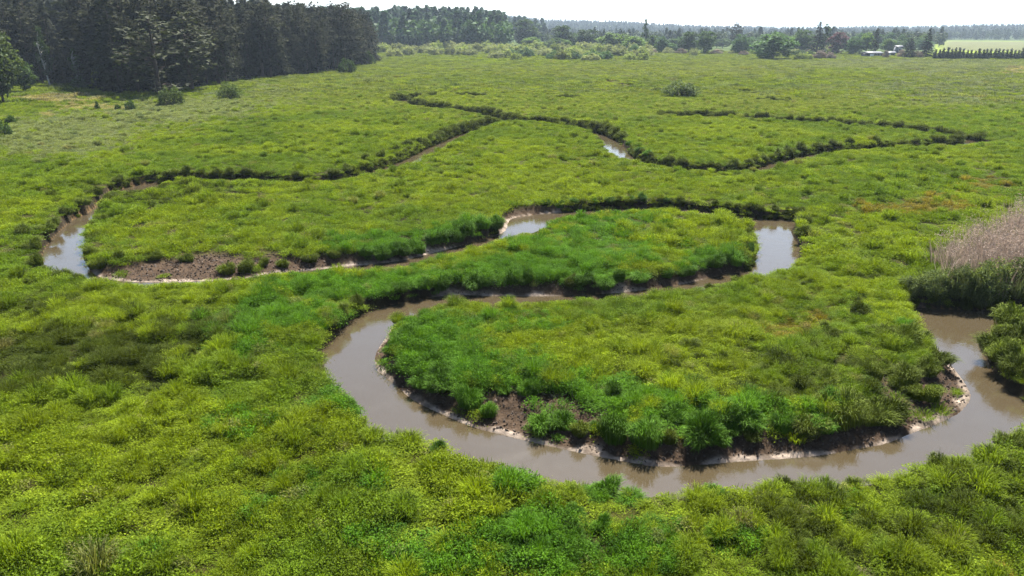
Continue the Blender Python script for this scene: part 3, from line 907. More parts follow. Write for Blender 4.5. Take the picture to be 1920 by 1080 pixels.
# ------------------------------------------------------------------ trees and shrubs
BARK = plain_mat('dark_bark', (.055, .042, .032), .9, .4, 4)
PINEBARK = plain_mat('pine_bark', (.045, .030, .022), .9, .4, 4)
BIRCH = plain_mat('birch_bark', (.42, .40, .37), .8, .35, 3)
M_SPRUCE = leaf_mat('spruce_needles', (.021, .024, .013), transl=.15, spread=.5, objvar=.35, spec=.04, rough=.85)
M_PINE = leaf_mat('pine_needles', (.026, .028, .015), transl=.15, spread=.5, objvar=.35, spec=.04, rough=.85)
M_PINEG = leaf_mat('young_pine_needles', (.030, .036, .014), transl=.2, spread=.5, objvar=.3)
M_LEAF = leaf_mat('broad_leaves', (.042, .074, .022), transl=.35, spread=.45, objvar=.3)
M_LIGHT = leaf_mat('light_leaves', (.085, .140, .035), transl=.4, spread=.45, objvar=.25)
M_WILLOW = leaf_mat('willow_leaves', (.055, .105, .042), transl=.35, spread=.45, objvar=.2)
M_SCRUB = leaf_mat('grey_scrub_leaves', (.18, .205, .100), transl=.40, spread=.45, objvar=.3)
M_OLIVE = leaf_mat('olive_scrub_leaves', (.155, .195, .062), transl=.40, spread=.45, objvar=.3)
M_TWIG = leaf_mat('bare_brown_twigs', (.17, .14, .11), transl=.25, spread=.45, objvar=.3, warm=(1.1, 1, .9))
M_COPPER = leaf_mat('copper_leaves', (.085, .055, .060), transl=.3, spread=.4, objvar=.2, warm=(1.2, .9, .8))
M_THUJA = leaf_mat('thuja_leaves', (.022, .030, .020), transl=.15, spread=.4, objvar=.3)
M_YG = leaf_mat('yellow_green_leaves', (.125, .150, .022), transl=.45, spread=.4, objvar=.2)


def tube(pts, rad, seg=6):
    pts = np.asarray(pts, float); n = len(pts)
    V_ = []
    for i in range(n):
        t = pts[min(i + 1, n - 1)] - pts[max(i - 1, 0)]
        t = t / (np.linalg.norm(t) + 1e-9)
        a_ = np.array([1.0, 0, 0]) if abs(t[0]) < .8 else np.array([0, 1.0, 0])
        u = np.cross(t, a_); u /= np.linalg.norm(u); w_ = np.cross(t, u)
        an = np.arange(seg) / seg * 2 * np.pi
        V_.append(pts[i] + rad[i] * (np.cos(an)[:, None] * u + np.sin(an)[:, None] * w_))
    V_ = np.concatenate(V_)
    q = np.array([(i * seg + k, i * seg + (k + 1) % seg, (i + 1) * seg + (k + 1) % seg, (i + 1) * seg + k) for i in range(n - 1) for k in range(seg)])
    return V_, q


def tubes_mesh(name, L_, mat):
    parts = []
    for p, r_ in L_:
        v, q = tube(p, r_); parts.append((v, q, None, np.zeros(len(v))))
    v, f, _ = combine(parts)
    me = mesh_np(name, v, f, smooth=True); me.materials.append(mat)
    return me


def conifer(seed, H, R, bare, mat, bark, pine=False, dens=1.0):
    g = np.random.default_rng(seed)
    limbs = [(np.array([[0, 0, -.3], [g.normal(0, .1), g.normal(0, .1), H * .5], [g.normal(0, .2), g.normal(0, .2), H * .97]]), [H * .017, H * .011, .02])]
    C, D, SZ = [], [], []
    z = bare * H
    while z < H * .99:
        u = (z - bare * H) / (H * (1 - bare))
        if pine:
            L0 = R * (np.sin(np.pi * min(1, u * .88 + .14)) ** .8) * .95 + .2
        else:
            L0 = R * (1 - u) ** .82 * (1 if u > .08 else .8) + .15
        nb = int(g.integers(4, 7))
        for b in range(nb):
            if pine and g.random() < .22: continue
            L_ = L0 * g.uniform(.6, 1.2); th = g.random() * 6.283
            rise = (.30 if pine else -.22) * L_ * g.uniform(.4, 1.3)
            tip = np.array([L_ * math.cos(th), L_ * math.sin(th), z + rise])
            st = np.array([0, 0, z])
            if L_ > 1.0 and g.random() < .5: limbs.append((np.array([st, (st + tip) / 2 + [0, 0, .1], tip]), [.06, .04, .01]))
            k = max(2, int(L_ * 3.2 * dens))
            t = g.uniform(.25, 1.03, k)
            c = st + (tip - st) * t[:, None] + g.normal(0, .16 if not pine else .30, (k, 3)) * [1, 1, .8]
            C.append(c); D.append(np.repeat(((tip - st) / L_)[None], k, 0)); SZ.append(np.full(k, .95 if not pine else .8))
        z += H * (.030 if not pine else .038) * g.uniform(.8, 1.2)
    C = np.concatenate(C); D = np.concatenate(D); SZ = np.concatenate(SZ)
    n = len(C)
    # drooping twig sprays: irregular quads laid along the branch
    D = D + g.normal(0, .5, (n, 3)); D /= np.linalg.norm(D, axis=1)[:, None]
    up = np.array([0, 0, 1.0]) + g.normal(0, .55, (n, 3))
    s_ = np.cross(D, up); s_ /= np.linalg.norm(s_, axis=1)[:, None]
    nn = np.cross(s_, D)
    sz = SZ[:, None] * g.uniform(.6, 1.3, (n, 1)) * (H / 22) ** .5
    drop = np.array([0, 0, -.22])
    v = np.stack([C - D * sz * .4, C + s_ * sz * .30 + drop * sz, C + D * sz * .6 + drop * sz * .5, C - s_ * sz * .30 + drop * sz], 1).reshape(-1, 3)
    q = (np.arange(n) * 4)[:, None] + np.array([[0, 1, 2, 3]])
    crown = plant_mesh('crown', [(v, q, None, np.repeat(g.random(n), 4))], mat)
    return crown, tubes_mesh('trunk', limbs, bark)


def broadleaf(seed, H, R, bare, mat, bark, n_cl=72, per=46, leaf=.55, open_=.0, tall=1.0):
    """trunk with forking limbs; the crown is clumps of leaves at the limb ends"""
    g = np.random.default_rng(seed)
    top = np.array([g.normal(0, .04) * H, g.normal(0, .04) * H, H * .8])
    limbs = [(np.array([[0, 0, -.3], top * .5, top]), [H * .022, H * .014, .03])]
    cz = H * (bare + (1 - bare) * .52); rz = H * (1 - bare) * .52
    C = []
    for k in range(n_cl):
        d_ = g.normal(0, 1, 3); d_ /= np.linalg.norm(d_)
        q = g.random() ** .38
        rx = R * (1 - .25 * max(0, d_[2]))
        c = np.array([d_[0] * rx * q, d_[1] * rx * q, cz + d_[2] * rz * q])
        if c[2] < H * bare * .8: c[2] = H * bare * .8 + .1
        if g.random() < .45:
            b0 = top * min(.9, max(.15, (c[2] - .35 * np.hypot(c[0], c[1])) / (H * .8)))
            limbs.append((np.array([b0, (b0 + c) / 2 + [0, 0, .05 * H], c]), [H * .008, H * .005, .015]))
        cr = R * g.uniform(.20, .38)
        p = g.normal(0, 1, (per, 3)); p /= np.linalg.norm(p, axis=1)[:, None]
        C.append(c + p * cr * (g.random((per, 1)) ** .45) * [1, 1, .75])
    C = np.concatenate(C)
    C[:, 2] = np.maximum(C[:, 2], .1)
    lv, lq, lva = leaves(g, C, leaf, flat=.25, aspect=.7)
    return plant_mesh('crown', [(lv, lq, None, lva)], mat), tubes_mesh('trunk', limbs, bark)


def shrub(seed, mat, bark=BARK, n_cl=34, per=60, leaf=.34):
    """many-stemmed bush, 3 m high and 5 m wide"""
    g = np.random.default_rng(seed)
    limbs, C = [], []
    for k in range(n_cl):
        th = g.random() * 6.283; q = math.sqrt(g.random())
        hh = 2.6 * math.sqrt(max(.05, 1 - q * q * .9)) * g.uniform(.55, 1.1)
        c = np.array([2.3 * q * math.cos(th), 2.3 * q * math.sin(th), hh])
        if k % 2 == 0: limbs.append((np.array([[c[0] * .15, c[1] * .15, -.15], [c[0] * .6, c[1] * .6, hh * .55], c]), [.07, .05, .015]))
        p = g.normal(0, 1, (per, 3)); p /= np.linalg.norm(p, axis=1)[:, None]
        p = c + p * g.uniform(.4, .75) * (g.random((per, 1)) ** .4)
        low = g.random(per) < .25
        p[low, 2] *= g.uniform(.1, .7, low.sum())
        C.append(p)
    C = np.concatenate(C); C[:, 2] = np.maximum(C[:, 2] * 1.08, .06)
    lv, lq, lva = leaves(g, C, leaf, flat=.25, aspect=.6)
    return plant_mesh('foliage', [(lv, lq, None, lva)], mat), tubes_mesh('stem', limbs, bark)


def put(name, meshes, loc, rz, scale, label, cat, group=None, names=('crown', 'trunk')):
    o = bpy.data.objects.new(name, None)
    o.empty_display_size = .5
    COL.objects.link(o)
    o.location = loc; o.rotation_euler = (0, 0, rz); o.scale = scale
    for nm, me in zip(names, meshes):
        c = bpy.data.objects.new(nm, me); COL.objects.link(c); c.parent = o
    return tag(o, label, cat, group)


def gz(x, y):
    return float(ground_z(np.array([x]), np.array([y]))[0])


tr = random.Random(11)
SPR = [conifer(100 + k, 21, 4.1, .02, M_SPRUCE, BARK, dens=1.5) for k in range(4)]
PIN = [conifer(120 + k, 21, 4.5, .16, M_PINE, PINEBARK, pine=True, dens=2.1) for k in range(4)]
PING = [conifer(140 + k, 15, 3.3, .10, M_PINEG, PINEBARK, pine=True, dens=1.4) for k in range(2)]
EDGE = np.array([px2w(x, y, 0) for x, y in [(-160, 168), (-40, 166), (60, 162), (130, 160), (190, 167), (228, 179), (300, 177), (360, 170), (400, 163), (440, 155), (500, 147), (560, 142), (620, 135), (660, 131), (700, 117), (702, 112)]])
seg = np.hypot(*(EDGE[1:] - EDGE[:-1]).T); cum = np.concatenate([[0], np.cumsum(seg)])
print('forest edge length', cum[-1])
sp = cum[-1] / 62
ntree = 0
ROWS = [[], []]
BACKROWS = []
for row in range(6):
    for k in range(63):
        s_ = (k + tr.uniform(-.35, .35) + (row % 2) * .5) * sp
        if s_ < 0 or s_ > cum[-1]: continue
        i = min(int(np.searchsorted(cum, s_)) - 1, len(seg) - 1); i = max(i, 0)
        t = (s_ - cum[i]) / seg[i]
        p = EDGE[i] * (1 - t) + EDGE[i + 1] * t
        dv = (EDGE[i + 1] - EDGE[i]) / seg[i]
        nv = np.array([-dv[1], dv[0]])
        nv = nv * .5 + np.array([-.5, .55]); nv /= np.linalg.norm(nv)
        q = p + nv * (2.0 + row * 4.6 + tr.uniform(-1.3, 1.3))
        pine = tr.random() < .6
        ms = (PIN if pine else SPR)[tr.randrange(4)]
        if row == 0 and pine and tr.random() < .22: ms = PING[tr.randrange(2)]
        s0 = tr.uniform(.84, 1.10) * (1.0 if row else tr.choice([.55, .75, .95, 1.0, 1.02, .85]))
        w_ = tr.uniform(.9, 1.25)
        if row < 2: ROWS[row].append((q[0], q[1], pine, s0, w_, ms))
        else: BACKROWS.append((q[0], q[1], pine, s0, w_))
for row in range(2):
    cnt = {True: 0, False: 0}
    for (qx, qy, pine, s0, w_, ms) in ROWS[row]:
        cnt[pine] += 1
        if row == 0:
            lab = '%s %s counted from the near corner along the front of the dark wood' % (ordinal(cnt[pine]), 'tall pine' if pine else 'dark spruce'); grp = 'front row of the dark wood'
        else:
            lab = '%s %s counted from the near corner just behind the front row of the wood' % (ordinal(cnt[pine]), 'tall pine' if pine else 'dark spruce'); grp = 'second row of the dark wood'
        put('pine_tree' if pine else 'spruce_tree', ms, (qx, qy, gz(qx, qy)), tr.random() * 6.28, (s0 * w_, s0 * w_, s0), lab, 'tree', grp)
        ntree += 1
print('edge trees', ntree)

BRD = [broadleaf(200 + k, 10, 3.6, .12, M_LEAF, BARK) for k in range(3)]
LIT = [broadleaf(210 + k, 10, 3.4, .10, M_LIGHT, BARK) for k in range(3)]
WIL = [broadleaf(220 + k, 10, 4.6, .04, M_WILLOW, BARK, n_cl=90, per=50, leaf=.6) for k in range(3)]
BIR = [broadleaf(230 + k, 14, 2.6, .2, M_LEAF, BIRCH, n_cl=60, leaf=.5) for k in range(2)]
COP = [broadleaf(240, 10, 3.2, .1, M_COPPER, BARK)]
S_OL = [shrub(250 + k, M_OLIVE) for k in range(3)]
S_GR = [shrub(260 + k, M_SCRUB) for k in range(3)]
S_TW = [shrub(270 + k, M_TWIG) for k in range(2)]
S_LF = [shrub(280 + k, M_LEAF) for k in range(3)]
S_WI = [shrub(290 + k, M_WILLOW) for k in range(2)]
S_YG = [shrub(295, M_YG)]
S_RB = [shrub(297 + k, leaf_mat('bush_leaves_%d' % k, (.062, .092, .024), transl=.3, spread=.5, objvar=.2), leaf=.26, per=80) for k in range(2)]
MDL = [broadleaf(215, 10, 3.6, .08, leaf_mat('grey_green_leaves', (.070, .098, .034), transl=.3, spread=.45), BARK)]
MH = {id(MDL): (10, 7.2), id(BRD): (10, 7.2), id(LIT): (10, 6.8), id(WIL): (10, 9.2), id(BIR): (14, 5.2), id(COP): (10, 6.4), id(SPR): (21, 6.2), id(PIN): (21, 6.6), id(PING): (15, 6.4)}


def stand(kind, name, x, yb, yt, wpx, label, cat='tree', group=None, z0=None, dist_y=None):
    """a tree or shrub whose foot stands at photo (x, yb), as tall and wide as it shows"""
    gx, gy = px2w(x, yb, 0)
    if dist_y is not None:
        gx0, gy0 = px2w(x, dist_y, 0); gx, gy = gx0, gy0
    g0 = gz(gx, gy)
    depth = gy * math.cos(PITCH) + (CAM_H - g0) * math.sin(PITCH)
    h = (yb - yt) * depth / FPX; w_ = wpx * depth / FPX
    H0, W0 = MH.get(id(kind), (3.0, 5.0))
    shr = id(kind) not in MH
    return put(name, kind[tr.randrange(len(kind))], (gx, gy, g0 - .05), tr.random() * 6.28, (w_ / W0, w_ / W0, h / H0), label, cat, group, ('foliage', 'stem') if shr else ('crown', 'trunk'))


# around the wood on the left
stand(MDL, 'broadleaf_tree', 8, 196, 62, 80, 'grey green broadleaf tree at the near corner of the dark wood')
stand(LIT, 'broadleaf_tree', -45, 205, 60, 90, 'broadleaf tree standing at the edge of view before the dark wood')
stand(BRD, 'broadleaf_tree', 50, 175, 118, 42, 'small broadleaf tree against the shaded foot of the wood')
stand(S_YG, 'young_shrub', 190, 168, 128, 26, 'yellow green young shrub glowing before the dark wood', 'shrub')
stand(LIT, 'broadleaf_tree', 240, 176, 78, 34, 'slim light green tree in front of the dark spruces')
stand(PING, 'young_pine', 300, 182, 32, 120, 'broad olive green pine projecting from the front of the wood')
stand(PING, 'young_pine', 362, 172, 30, 95, 'second broad olive pine beside the projecting one')
stand(PING, 'young_pine', 425, 160, 62, 44, 'olive pine at the wood edge behind the round bushes')
stand(S_LF, 'low_shrub', 150, 168, 146, 30, 'low green shrub at the foot of the wood', 'shrub')
stand(S_LF, 'low_shrub', 652, 137, 112, 34, 'low bush at the far tip of the dark wood', 'shrub')
stand(S_LF, 'low_shrub', 690, 122, 100, 30, 'bush beyond the far tip of the dark wood', 'shrub')
stand(BIR, 'birch_tree', 95, 163, 62, 26, 'slender birch with pale trunk inside the wood edge')
stand(BIR, 'birch_tree', 152, 163, 96, 24, 'slender leaning birch before the dark wood')
stand(S_RB, 'round_bush', 325, 197, 164, 52, 'round dark green bush alone in the meadow before the wood', 'bush')
stand(S_RB, 'round_bush', 432, 187, 157, 48, 'smaller olive bush next to the round dark one', 'bush')
stand(S_RB, 'spreading_bush', 1277, 181, 153, 74, 'spreading dark willow bush alone in the middle of the far meadow', 'bush')
stand(S_LF, 'small_bush', 245, 207, 186, 18, 'small upright bush in the pale meadow before the wood', 'bush')
stand(S_LF, 'small_bush', 222, 206, 194, 12, 'tiny bush beside the small upright bush', 'bush')
stand(S_LF, 'small_bush', 184, 208, 192, 11, 'tiny bush at the end of the rusty grass strip', 'bush')
stand(S_LF, 'leafy_bush', 4, 256, 226, 36, 'leafy bush cut by the edge of the picture', 'bush')
stand(S_LF, 'small_bush', 22, 232, 216, 22, 'small dark bush above the leafy one at the side', 'bush')

# the scrub belt beyond the meadow
k = 0
for (xa, xb, ya, yb_, n, kinds_) in ((738, 872, 90, 107, 30, (S_OL, S_GR, S_GR)), (872, 935, 94, 108, 12, (S_OL, S_GR)), (925, 1215, 94, 116, 62, (S_GR, S_OL, S_OL, S_GR)), (705, 745, 90, 101, 8, (S_GR, S_OL))):
    for q_, x_ in enumerate(sorted(tr.uniform(xa, xb) for _ in range(n))):
        y_ = tr.uniform(ya, yb_)
        kd = kinds_[tr.randrange(len(kinds_))]
        nmk = 'grey leaved' if kd is S_GR else ('olive green' if kd is S_OL else 'brown twiggy')
        sec = {738: 'in the stretch next to the wood', 872: 'in the narrow gap of the scrub belt', 925: 'in the long stretch of the scrub belt', 705: 'at the very tip of the dark wood'}[xa]
        stand(kd, 'willow_scrub', x_, y_, y_ - tr.uniform(11, 19), tr.uniform(22, 38), '%s willow scrub, %s from the left %s' % (nmk, ordinal(q_ + 1), sec), 'shrub', 'scrub belt beyond the meadow')
for q_, (x_, y_, t_, w_) in enumerate(((955, 106, 91, 30), (985, 107, 90, 34), (1040, 112, 96, 36), (1075, 113, 97, 34), (1110, 113, 95, 40), (1135, 112, 96, 30), (1190, 106, 84, 30))):
    stand(S_WI, 'willow_bush', x_, y_, t_, w_, '%s blue green willow bush from the left before the scrub belt' % ordinal(q_ + 1), 'bush', 'blue green bushes in the scrub belt')

# middle-distance trees, left to right
MIDT = [(BRD, 'broadleaf_tree', 985, 90, 46, 52, 'dark broad tree at the end of the pine wood behind the scrub'), (BRD, 'broadleaf_tree', 935, 88, 50, 30, 'small dark tree beside the broad one behind the scrub'),
        (BRD, 'round_tree', 1055, 94, 53, 48, 'round dark crowned tree behind the scrub belt'), (BRD, 'round_tree', 1100, 94, 57, 42, 'second round tree behind the scrub belt'),
        (LIT, 'broadleaf_tree', 1150, 98, 62, 60, 'light green spreading tree behind the scrub belt'), (LIT, 'broadleaf_tree', 1188, 100, 70, 44, 'lower light green tree next to the spreading one'),
        (BIR, 'slender_tree', 1208, 95, 42, 14, 'slender pale tree rising above its neighbours'), (WIL, 'willow_tree', 1240, 100, 72, 26, 'small dark willow at the end of the scrub belt'), (WIL, 'willow_tree', 1258, 100, 83, 30, 'low willow tree next to the small dark one'),
        (BRD, 'broadleaf_tree', 1290, 100, 64, 40, 'dense green tree left of the darkest one'), (BRD, 'broadleaf_tree', 1323, 102, 60, 34, 'darkest tall tree in the middle of the tree line'), (PIN, 'pine_tree', 1377, 92, 44, 20, 'tall lone pine rising above the far tree line'),
        (WIL, 'willow_tree', 1388, 101, 66, 34, 'grey green willow left of the great round willow'), (WIL, 'great_willow', 1449, 112, 66, 84, 'great round willow standing alone at the meadow end'),
        (BRD, 'broadleaf_tree', 1503, 100, 58, 36, 'dark leafy tree right of the great round willow'), (SPR, 'tall_spruce', 1530, 102, 44, 26, 'tallest dark tree in the line near the farm'), (BIR, 'slender_tree', 1545, 100, 50, 18, 'pale poplar leaning on the tallest dark tree'),
        (COP, 'copper_tree', 1568, 102, 62, 36, 'purple brown copper leaved tree near the farm'), (WIL, 'willow_tree', 1600, 103, 70, 36, 'green round tree beside the copper tree'), (LIT, 'broadleaf_tree', 1622, 103, 64, 26, 'upright green tree left of the narrow spruce'),
        (SPR, 'narrow_spruce', 1638, 104, 54, 15, 'narrow dark spruce above the white shed'), (SPR, 'bushy_spruce', 1704, 109, 72, 22, 'bushy dark spruce beside the hedge row'), (SPR, 'tall_spruce', 1735, 108, 56, 22, 'tall blue spruce at the start of the hedge row'), (LIT, 'broadleaf_tree', 1665, 98, 74, 24, 'small tree behind the white shed')]
for kd, nm, x_, y_, t_, w_, lab in MIDT:
    stand(kd, nm, x_, y_, t_, w_, lab)
for q_, x_ in enumerate(x for x in sorted(tr.uniform(1222, 1570) for _ in range(46)) if not 1400 < x < 1492):
    y_ = tr.uniform(98, 106)
    kd = tr.choice([S_TW, S_GR, S_OL, S_GR, S_LF])
    stand(kd, 'low_scrub', x_, y_, y_ - tr.uniform(6, 13), tr.uniform(14, 28), 'low %s bush, %s from the left under the far tree line' % ({id(S_TW): 'brown', id(S_GR): 'grey', id(S_OL): 'olive', id(S_LF): 'green'}[id(kd)], ordinal(q_ + 1)), 'shrub', 'low bushes under the tree line')
for q_, x_ in enumerate(sorted(tr.uniform(950, 1740) for _ in range(70))):
    y_ = tr.uniform(90, 97)
    kd = tr.choice([BRD, WIL, LIT, BRD])
    stand(kd, 'distant_tree', x_, y_, y_ - tr.uniform(14, 28), tr.uniform(18, 36), '%s distant leafy tree from the left filling the far tree line' % ordinal(q_ + 1), 'tree', 'trees filling the far tree line')
for q_, (x_, y_, w_) in enumerate(((1500, 113, 26), (1512, 113, 22), (1535, 111, 26), (1552, 111, 28), (1660, 109, 14), (1690, 108, 18), (1718, 109, 22))):
    stand(S_OL if x_ < 1520 else S_TW, 'front_scrub', x_, y_, y_ - 13, w_, '%s low scrub bush from the left before the farm trees' % ordinal(q_ + 1), 'shrub', 'low scrub before the farm trees')

# clipped hedge-row conifers at the right
TH = [conifer(400 + k, 5, 1.0, .0, M_THUJA, BARK, dens=3.0) for k in range(3)]
for k in range(26):
    x_ = 1752 + k * 7.4 + tr.uniform(-1, 1)
    gx, gy = px2w(x_, 112.0, 0)
    s_ = tr.uniform(.85, 1.15)
    put('hedge_conifer', TH[tr.randrange(3)], (gx, gy, gz(gx, gy)), tr.random() * 6.28, (s_ * 1.15, s_ * 1.15, s_), '%s small dark conifer from the left in the row beside the pale field' % ordinal(k + 1), 'tree', 'row of small conifers beside the pale field')

# ------------------------------------------------------------------ farm sheds and track
WHITE = plain_mat('white_painted_boards', (.72, .72, .70), .6, .1, 2)
DARKB = plain_mat('dark_boards', (.05, .045, .055), .8, .3, 2)
GREYR = plain_mat('pale_sheet_roof', (.16, .16, .17), .5, .15, 2)
SANDT = plain_mat('pale_gravel', (.48, .44, .36), .9, .2, .5)


def box(x0, x1, y0, y1, z0, z1):
    v = np.array([(x0, y0, z0), (x1, y0, z0), (x1, y1, z0), (x0, y1, z0), (x0, y0, z1), (x1, y0, z1), (x1, y1, z1), (x0, y1, z1)], float)
    f = np.array([(0, 3, 2, 1), (4, 5, 6, 7), (0, 1, 5, 4), (1, 2, 6, 5), (2, 3, 7, 6), (3, 0, 4, 7)])
    return v, f


def part(name, v, f, mat, parent):
    return link(name, mesh_np(name, v, f), mat, parent)


def shed(x, y, w, dep, h, label, wallm, roofm):
    gx, gy = px2w(x, y, 0)
    o = bpy.data.objects.new('farm_shed', None); COL.objects.link(o); o.location = (gx, gy, gz(gx, gy)); o.rotation_euler = (0, 0, tr.uniform(-.2, .2))
    part('wall', *box(-w / 2, w / 2, 0, dep, -.2, h), wallm, o)
    v = np.array([(-w / 2 - .4, -.5, h + .02), (w / 2 + .4, -.5, h + .02), (w / 2 + .4, dep / 2, h + .7), (-w / 2 - .4, dep / 2, h + .7), (w / 2 + .4, dep + .5, h + .02), (-w / 2 - .4, dep + .5, h + .02)], float)
    v = np.vstack([v, v - [0, 0, .18]])
    f4 = np.array([(0, 1, 2, 3), (3, 2, 4, 5), (7, 6, 9, 8), (8, 9, 11, 10), (0, 6, 7, 1), (4, 10, 11, 5), (0, 3, 9, 6), (3, 5, 11, 9), (1, 7, 8, 2), (2, 8, 10, 4)])
    part('roof', v, f4, roofm, o)
    dr = part('door', *box(-w * .32, -w * .05, -.06, -.003, 0, min(2.1, h * .85)), WHITE if wallm is DARKB else DARKB, o)
    for xx in (w * .1, w * .32):
        wd = part('window', *box(xx - .55, xx + .55, -.05, -.003, h * .4, h * .78), WHITE, o)
        part('pane', *box(xx - .43, xx + .43, -.07, -.052, h * .45, h * .73), DARKB, wd)
    return tag(o, label, 'shed')


shed(1640, 107, 9.0, 5, 2.2, 'low dark farm shed with pale roof among the far trees', DARKB, GREYR)
shed(1670, 106, 4.2, 4, 2.0, 'smaller shed beside the dark farm shed', DARKB, GREYR)
shed(1684, 102, 3.4, 4, 4.2, 'pale tall narrow shed next to the bushy spruce', GREYR, GREYR)
tv = []
for x_ in (1580, 1610, 1640, 1670, 1700):
    tv.append((*px2w(x_, 108.0, 0), 0)); tv.append((*px2w(x_, 109.8, 0), 0))
tv = np.array(tv); tv[:, 2] = ground_z(tv[:, 0], tv[:, 1]) + .15
tag(link('track', mesh_np('track', tv, np.array([(2 * i, 2 * i + 1, 2 * i + 3, 2 * i + 2) for i in range(4)])), SANDT), 'pale gravel yard strip before the farm sheds', 'track', kind='structure')

# ------------------------------------------------------------------ reed bed at the pool
R_MAT = leaf_mat('reed_stalks', instancer=True, transl=.3, spread=.35, warm=(1.1, 1.0, .85))
def plume(g, n):
    x = g.normal(0, .28, n); y = g.normal(0, .28, n); z = g.uniform(1.3, 2.5, n)
    C = np.stack([x, y, z], 1)
    C = np.repeat(C, 5, 0) + g.normal(0, 1, (n * 5, 3)) * [.05, .05, .12]
    lv, lq, lva = leaves(g, C, .09, flat=-.2, aspect=.35)
    return lv, lq, None, lva


reed_k = []
for k in range(3):
    g = np.random.default_rng(500 + k)
    reed_k.append(plant_mesh('dead_reed', [blades(g, 22, .34, 2.0, .014, .45, droop=.0, up=.7, hvar=.4), blades(g, 14, .4, 1.3, .022, .5, droop=.3, up=.6, hvar=.5), plume(g, 12)], R_MAT))
for k in range(3):
    g = np.random.default_rng(510 + k)
    reed_k.append(plant_mesh('green_reed', [blades(g, 70, .38, .95, .026, .42, droop=.35, up=.5, hvar=.5)], R_MAT))
X, Y = jgrid(.34, 28, 62)
px, py = w2px(X, Y, 0)
fr = np.interp(px, [1690, 1720, 1790, 1900, 2100], [545, 560, 567, 570, 560])
bk = np.interp(px, [1690, 1760, 1800, 1850, 1920, 2100], [540, 500, 462, 440, 425, 410])
wob = 60 * (fbm(X * .5, Y * .5, 2) - .5)
m = (px > 1695) & (px < 2080) & (py < fr + 5) & (py > bk + wob)
d, _ = river(X, Y)
inn = np.minimum(py - bk - wob, (px - 1695) * .45)
m &= (d > .1) & (RNG.random(len(X)) < .08 + .58 * sstep(0, 52, inn))
X, Y, px, py, d = X[m], Y[m], px[m], py[m], d[m]
n = len(X)
depth_in = (np.interp(px, [1690, 1720, 1790, 1900, 2100], [545, 560, 567, 570, 560]) - py)
dead = (RNG.random(n) < .12 + .70 * sstep(16, 60, depth_in)) & (px > 1745 + 20 * RNG.normal(0, 1, n))
idx = np.where(dead, RNG.integers(0, 3, n), 3 + RNG.integers(0, 3, n))
tint = np.where(dead[:, None], np.array([.31, .250, .215])[None] * RNG.uniform(.55, 1.25, (n, 1)), np.array([.10, .135, .045])[None] * RNG.uniform(.7, 1.3, (n, 1)))
s = RNG.uniform(.8, 1.2, n)
o = scatter('reed_bed', reed_k, np.stack([X, Y, ground_z(X, Y)], 1), np.stack([RNG.normal(0, .1, n), RNG.normal(0, .1, n), RNG.uniform(0, 6.28, n)], 1), np.stack([s, s, s * np.where(dead, 1.0, .95) * (.45 + .75 * fbm(X * .6, Y * .6, 2))], 1), idx, tint)
tag(o, 'dry beige reed bed behind the pool at the side', 'reeds', kind='stuff')
print('reeds', n)
S_BW = [shrub(700 + k, leaf_mat('bank_willow_leaves_%d' % k, (.095, .125, .045), transl=.4, spread=.5), n_cl=40, per=160, leaf=.20) for k in range(2)]
for x_, y_, t_, w_, q_ in ((1722, 568, 536, 52, 'first'), (1768, 572, 528, 66, 'second'), (1822, 576, 522, 70, 'third'), (1880, 577, 512, 80, 'fourth'), (1945, 575, 505, 85, 'fifth')):
    gx, gy = px2w(x_, y_, -.2)
    d_, _ = river([gx], [gy])
    while river([gx], [gy])[0][0] < .5: gy += .15
    g0 = gz(gx, gy)
    depth = gy * math.cos(PITCH) + (CAM_H - g0) * math.sin(PITCH)
    h = (y_ - t_) * depth / FPX * .95; w2 = w_ * depth / FPX
    put('bank_willow', S_BW[tr.randrange(2)], (gx, gy, g0 - .05), tr.random() * 6.28, (w2 / 5, w2 / 5, h / 3), '%s dark leafy willow shrub from the left on the pool bank' % q_, 'shrub', 'willow shrubs along the pool bank', ('foliage', 'stem'))

# ------------------------------------------------------------------ woods that read as one mass
FW_MAT = leaf_mat('far_wood_leaves', instancer=True, transl=.2, spread=.4)


def wood_proto(seed, con):
    g = np.random.default_rng(seed)
    n = 150
    if con:
        u = g.random(n) ** .8
        r_ = (1 - u) * .23 + .02; th = g.random(n) * 6.28
        C = np.stack([r_ * np.cos(th), r_ * np.sin(th), .08 + u * .92], 1)
    else:
        p = g.normal(0, 1, (n, 3)); p /= np.linalg.norm(p, axis=1)[:, None]; p *= g.random((n, 1)) ** .4
        C = p * [.33, .33, .42] + [0, 0, .55]
    lv, lq, lva = leaves(g, C, .16, flat=.2, aspect=.7)
    v, q = tube([[0, 0, -.03], [0, 0, .8]], [.02, .008], 5)
    return plant_mesh('wood_tree', [(lv, lq, None, lva), (v, q, None, np.zeros(len(v)))], FW_MAT)


WK = [wood_proto(600 + k, True) for k in range(3)] + [wood_proto(610 + k, False) for k in range(3)]


def wood(name, X, Y, hmin, hmax, pcon, cols, label):
    n = len(X)
    con = RNG.random(n) < pcon
    idx = np.where(con, RNG.integers(0, 3, n), 3 + RNG.integers(0, 3, n))
    h = RNG.uniform(hmin, hmax, n) * np.where(con, 1.05, .88)
    t = np.where(con[:, None], np.array(cols[0])[None], np.array(cols[1])[None]) * RNG.uniform(.7, 1.3, (n, 1))
    w_ = h * RNG.uniform(.8, 1.15, n)
    o_ = scatter(name, WK, np.stack([X, Y, ground_z(X, Y) - .2], 1), np.stack([np.zeros(n), np.zeros(n), RNG.uniform(0, 6.28, n)], 1), np.stack([w_, w_, h], 1), idx, t)
    print(name, n)
    return tag(o_, label, 'wood', kind='stuff')


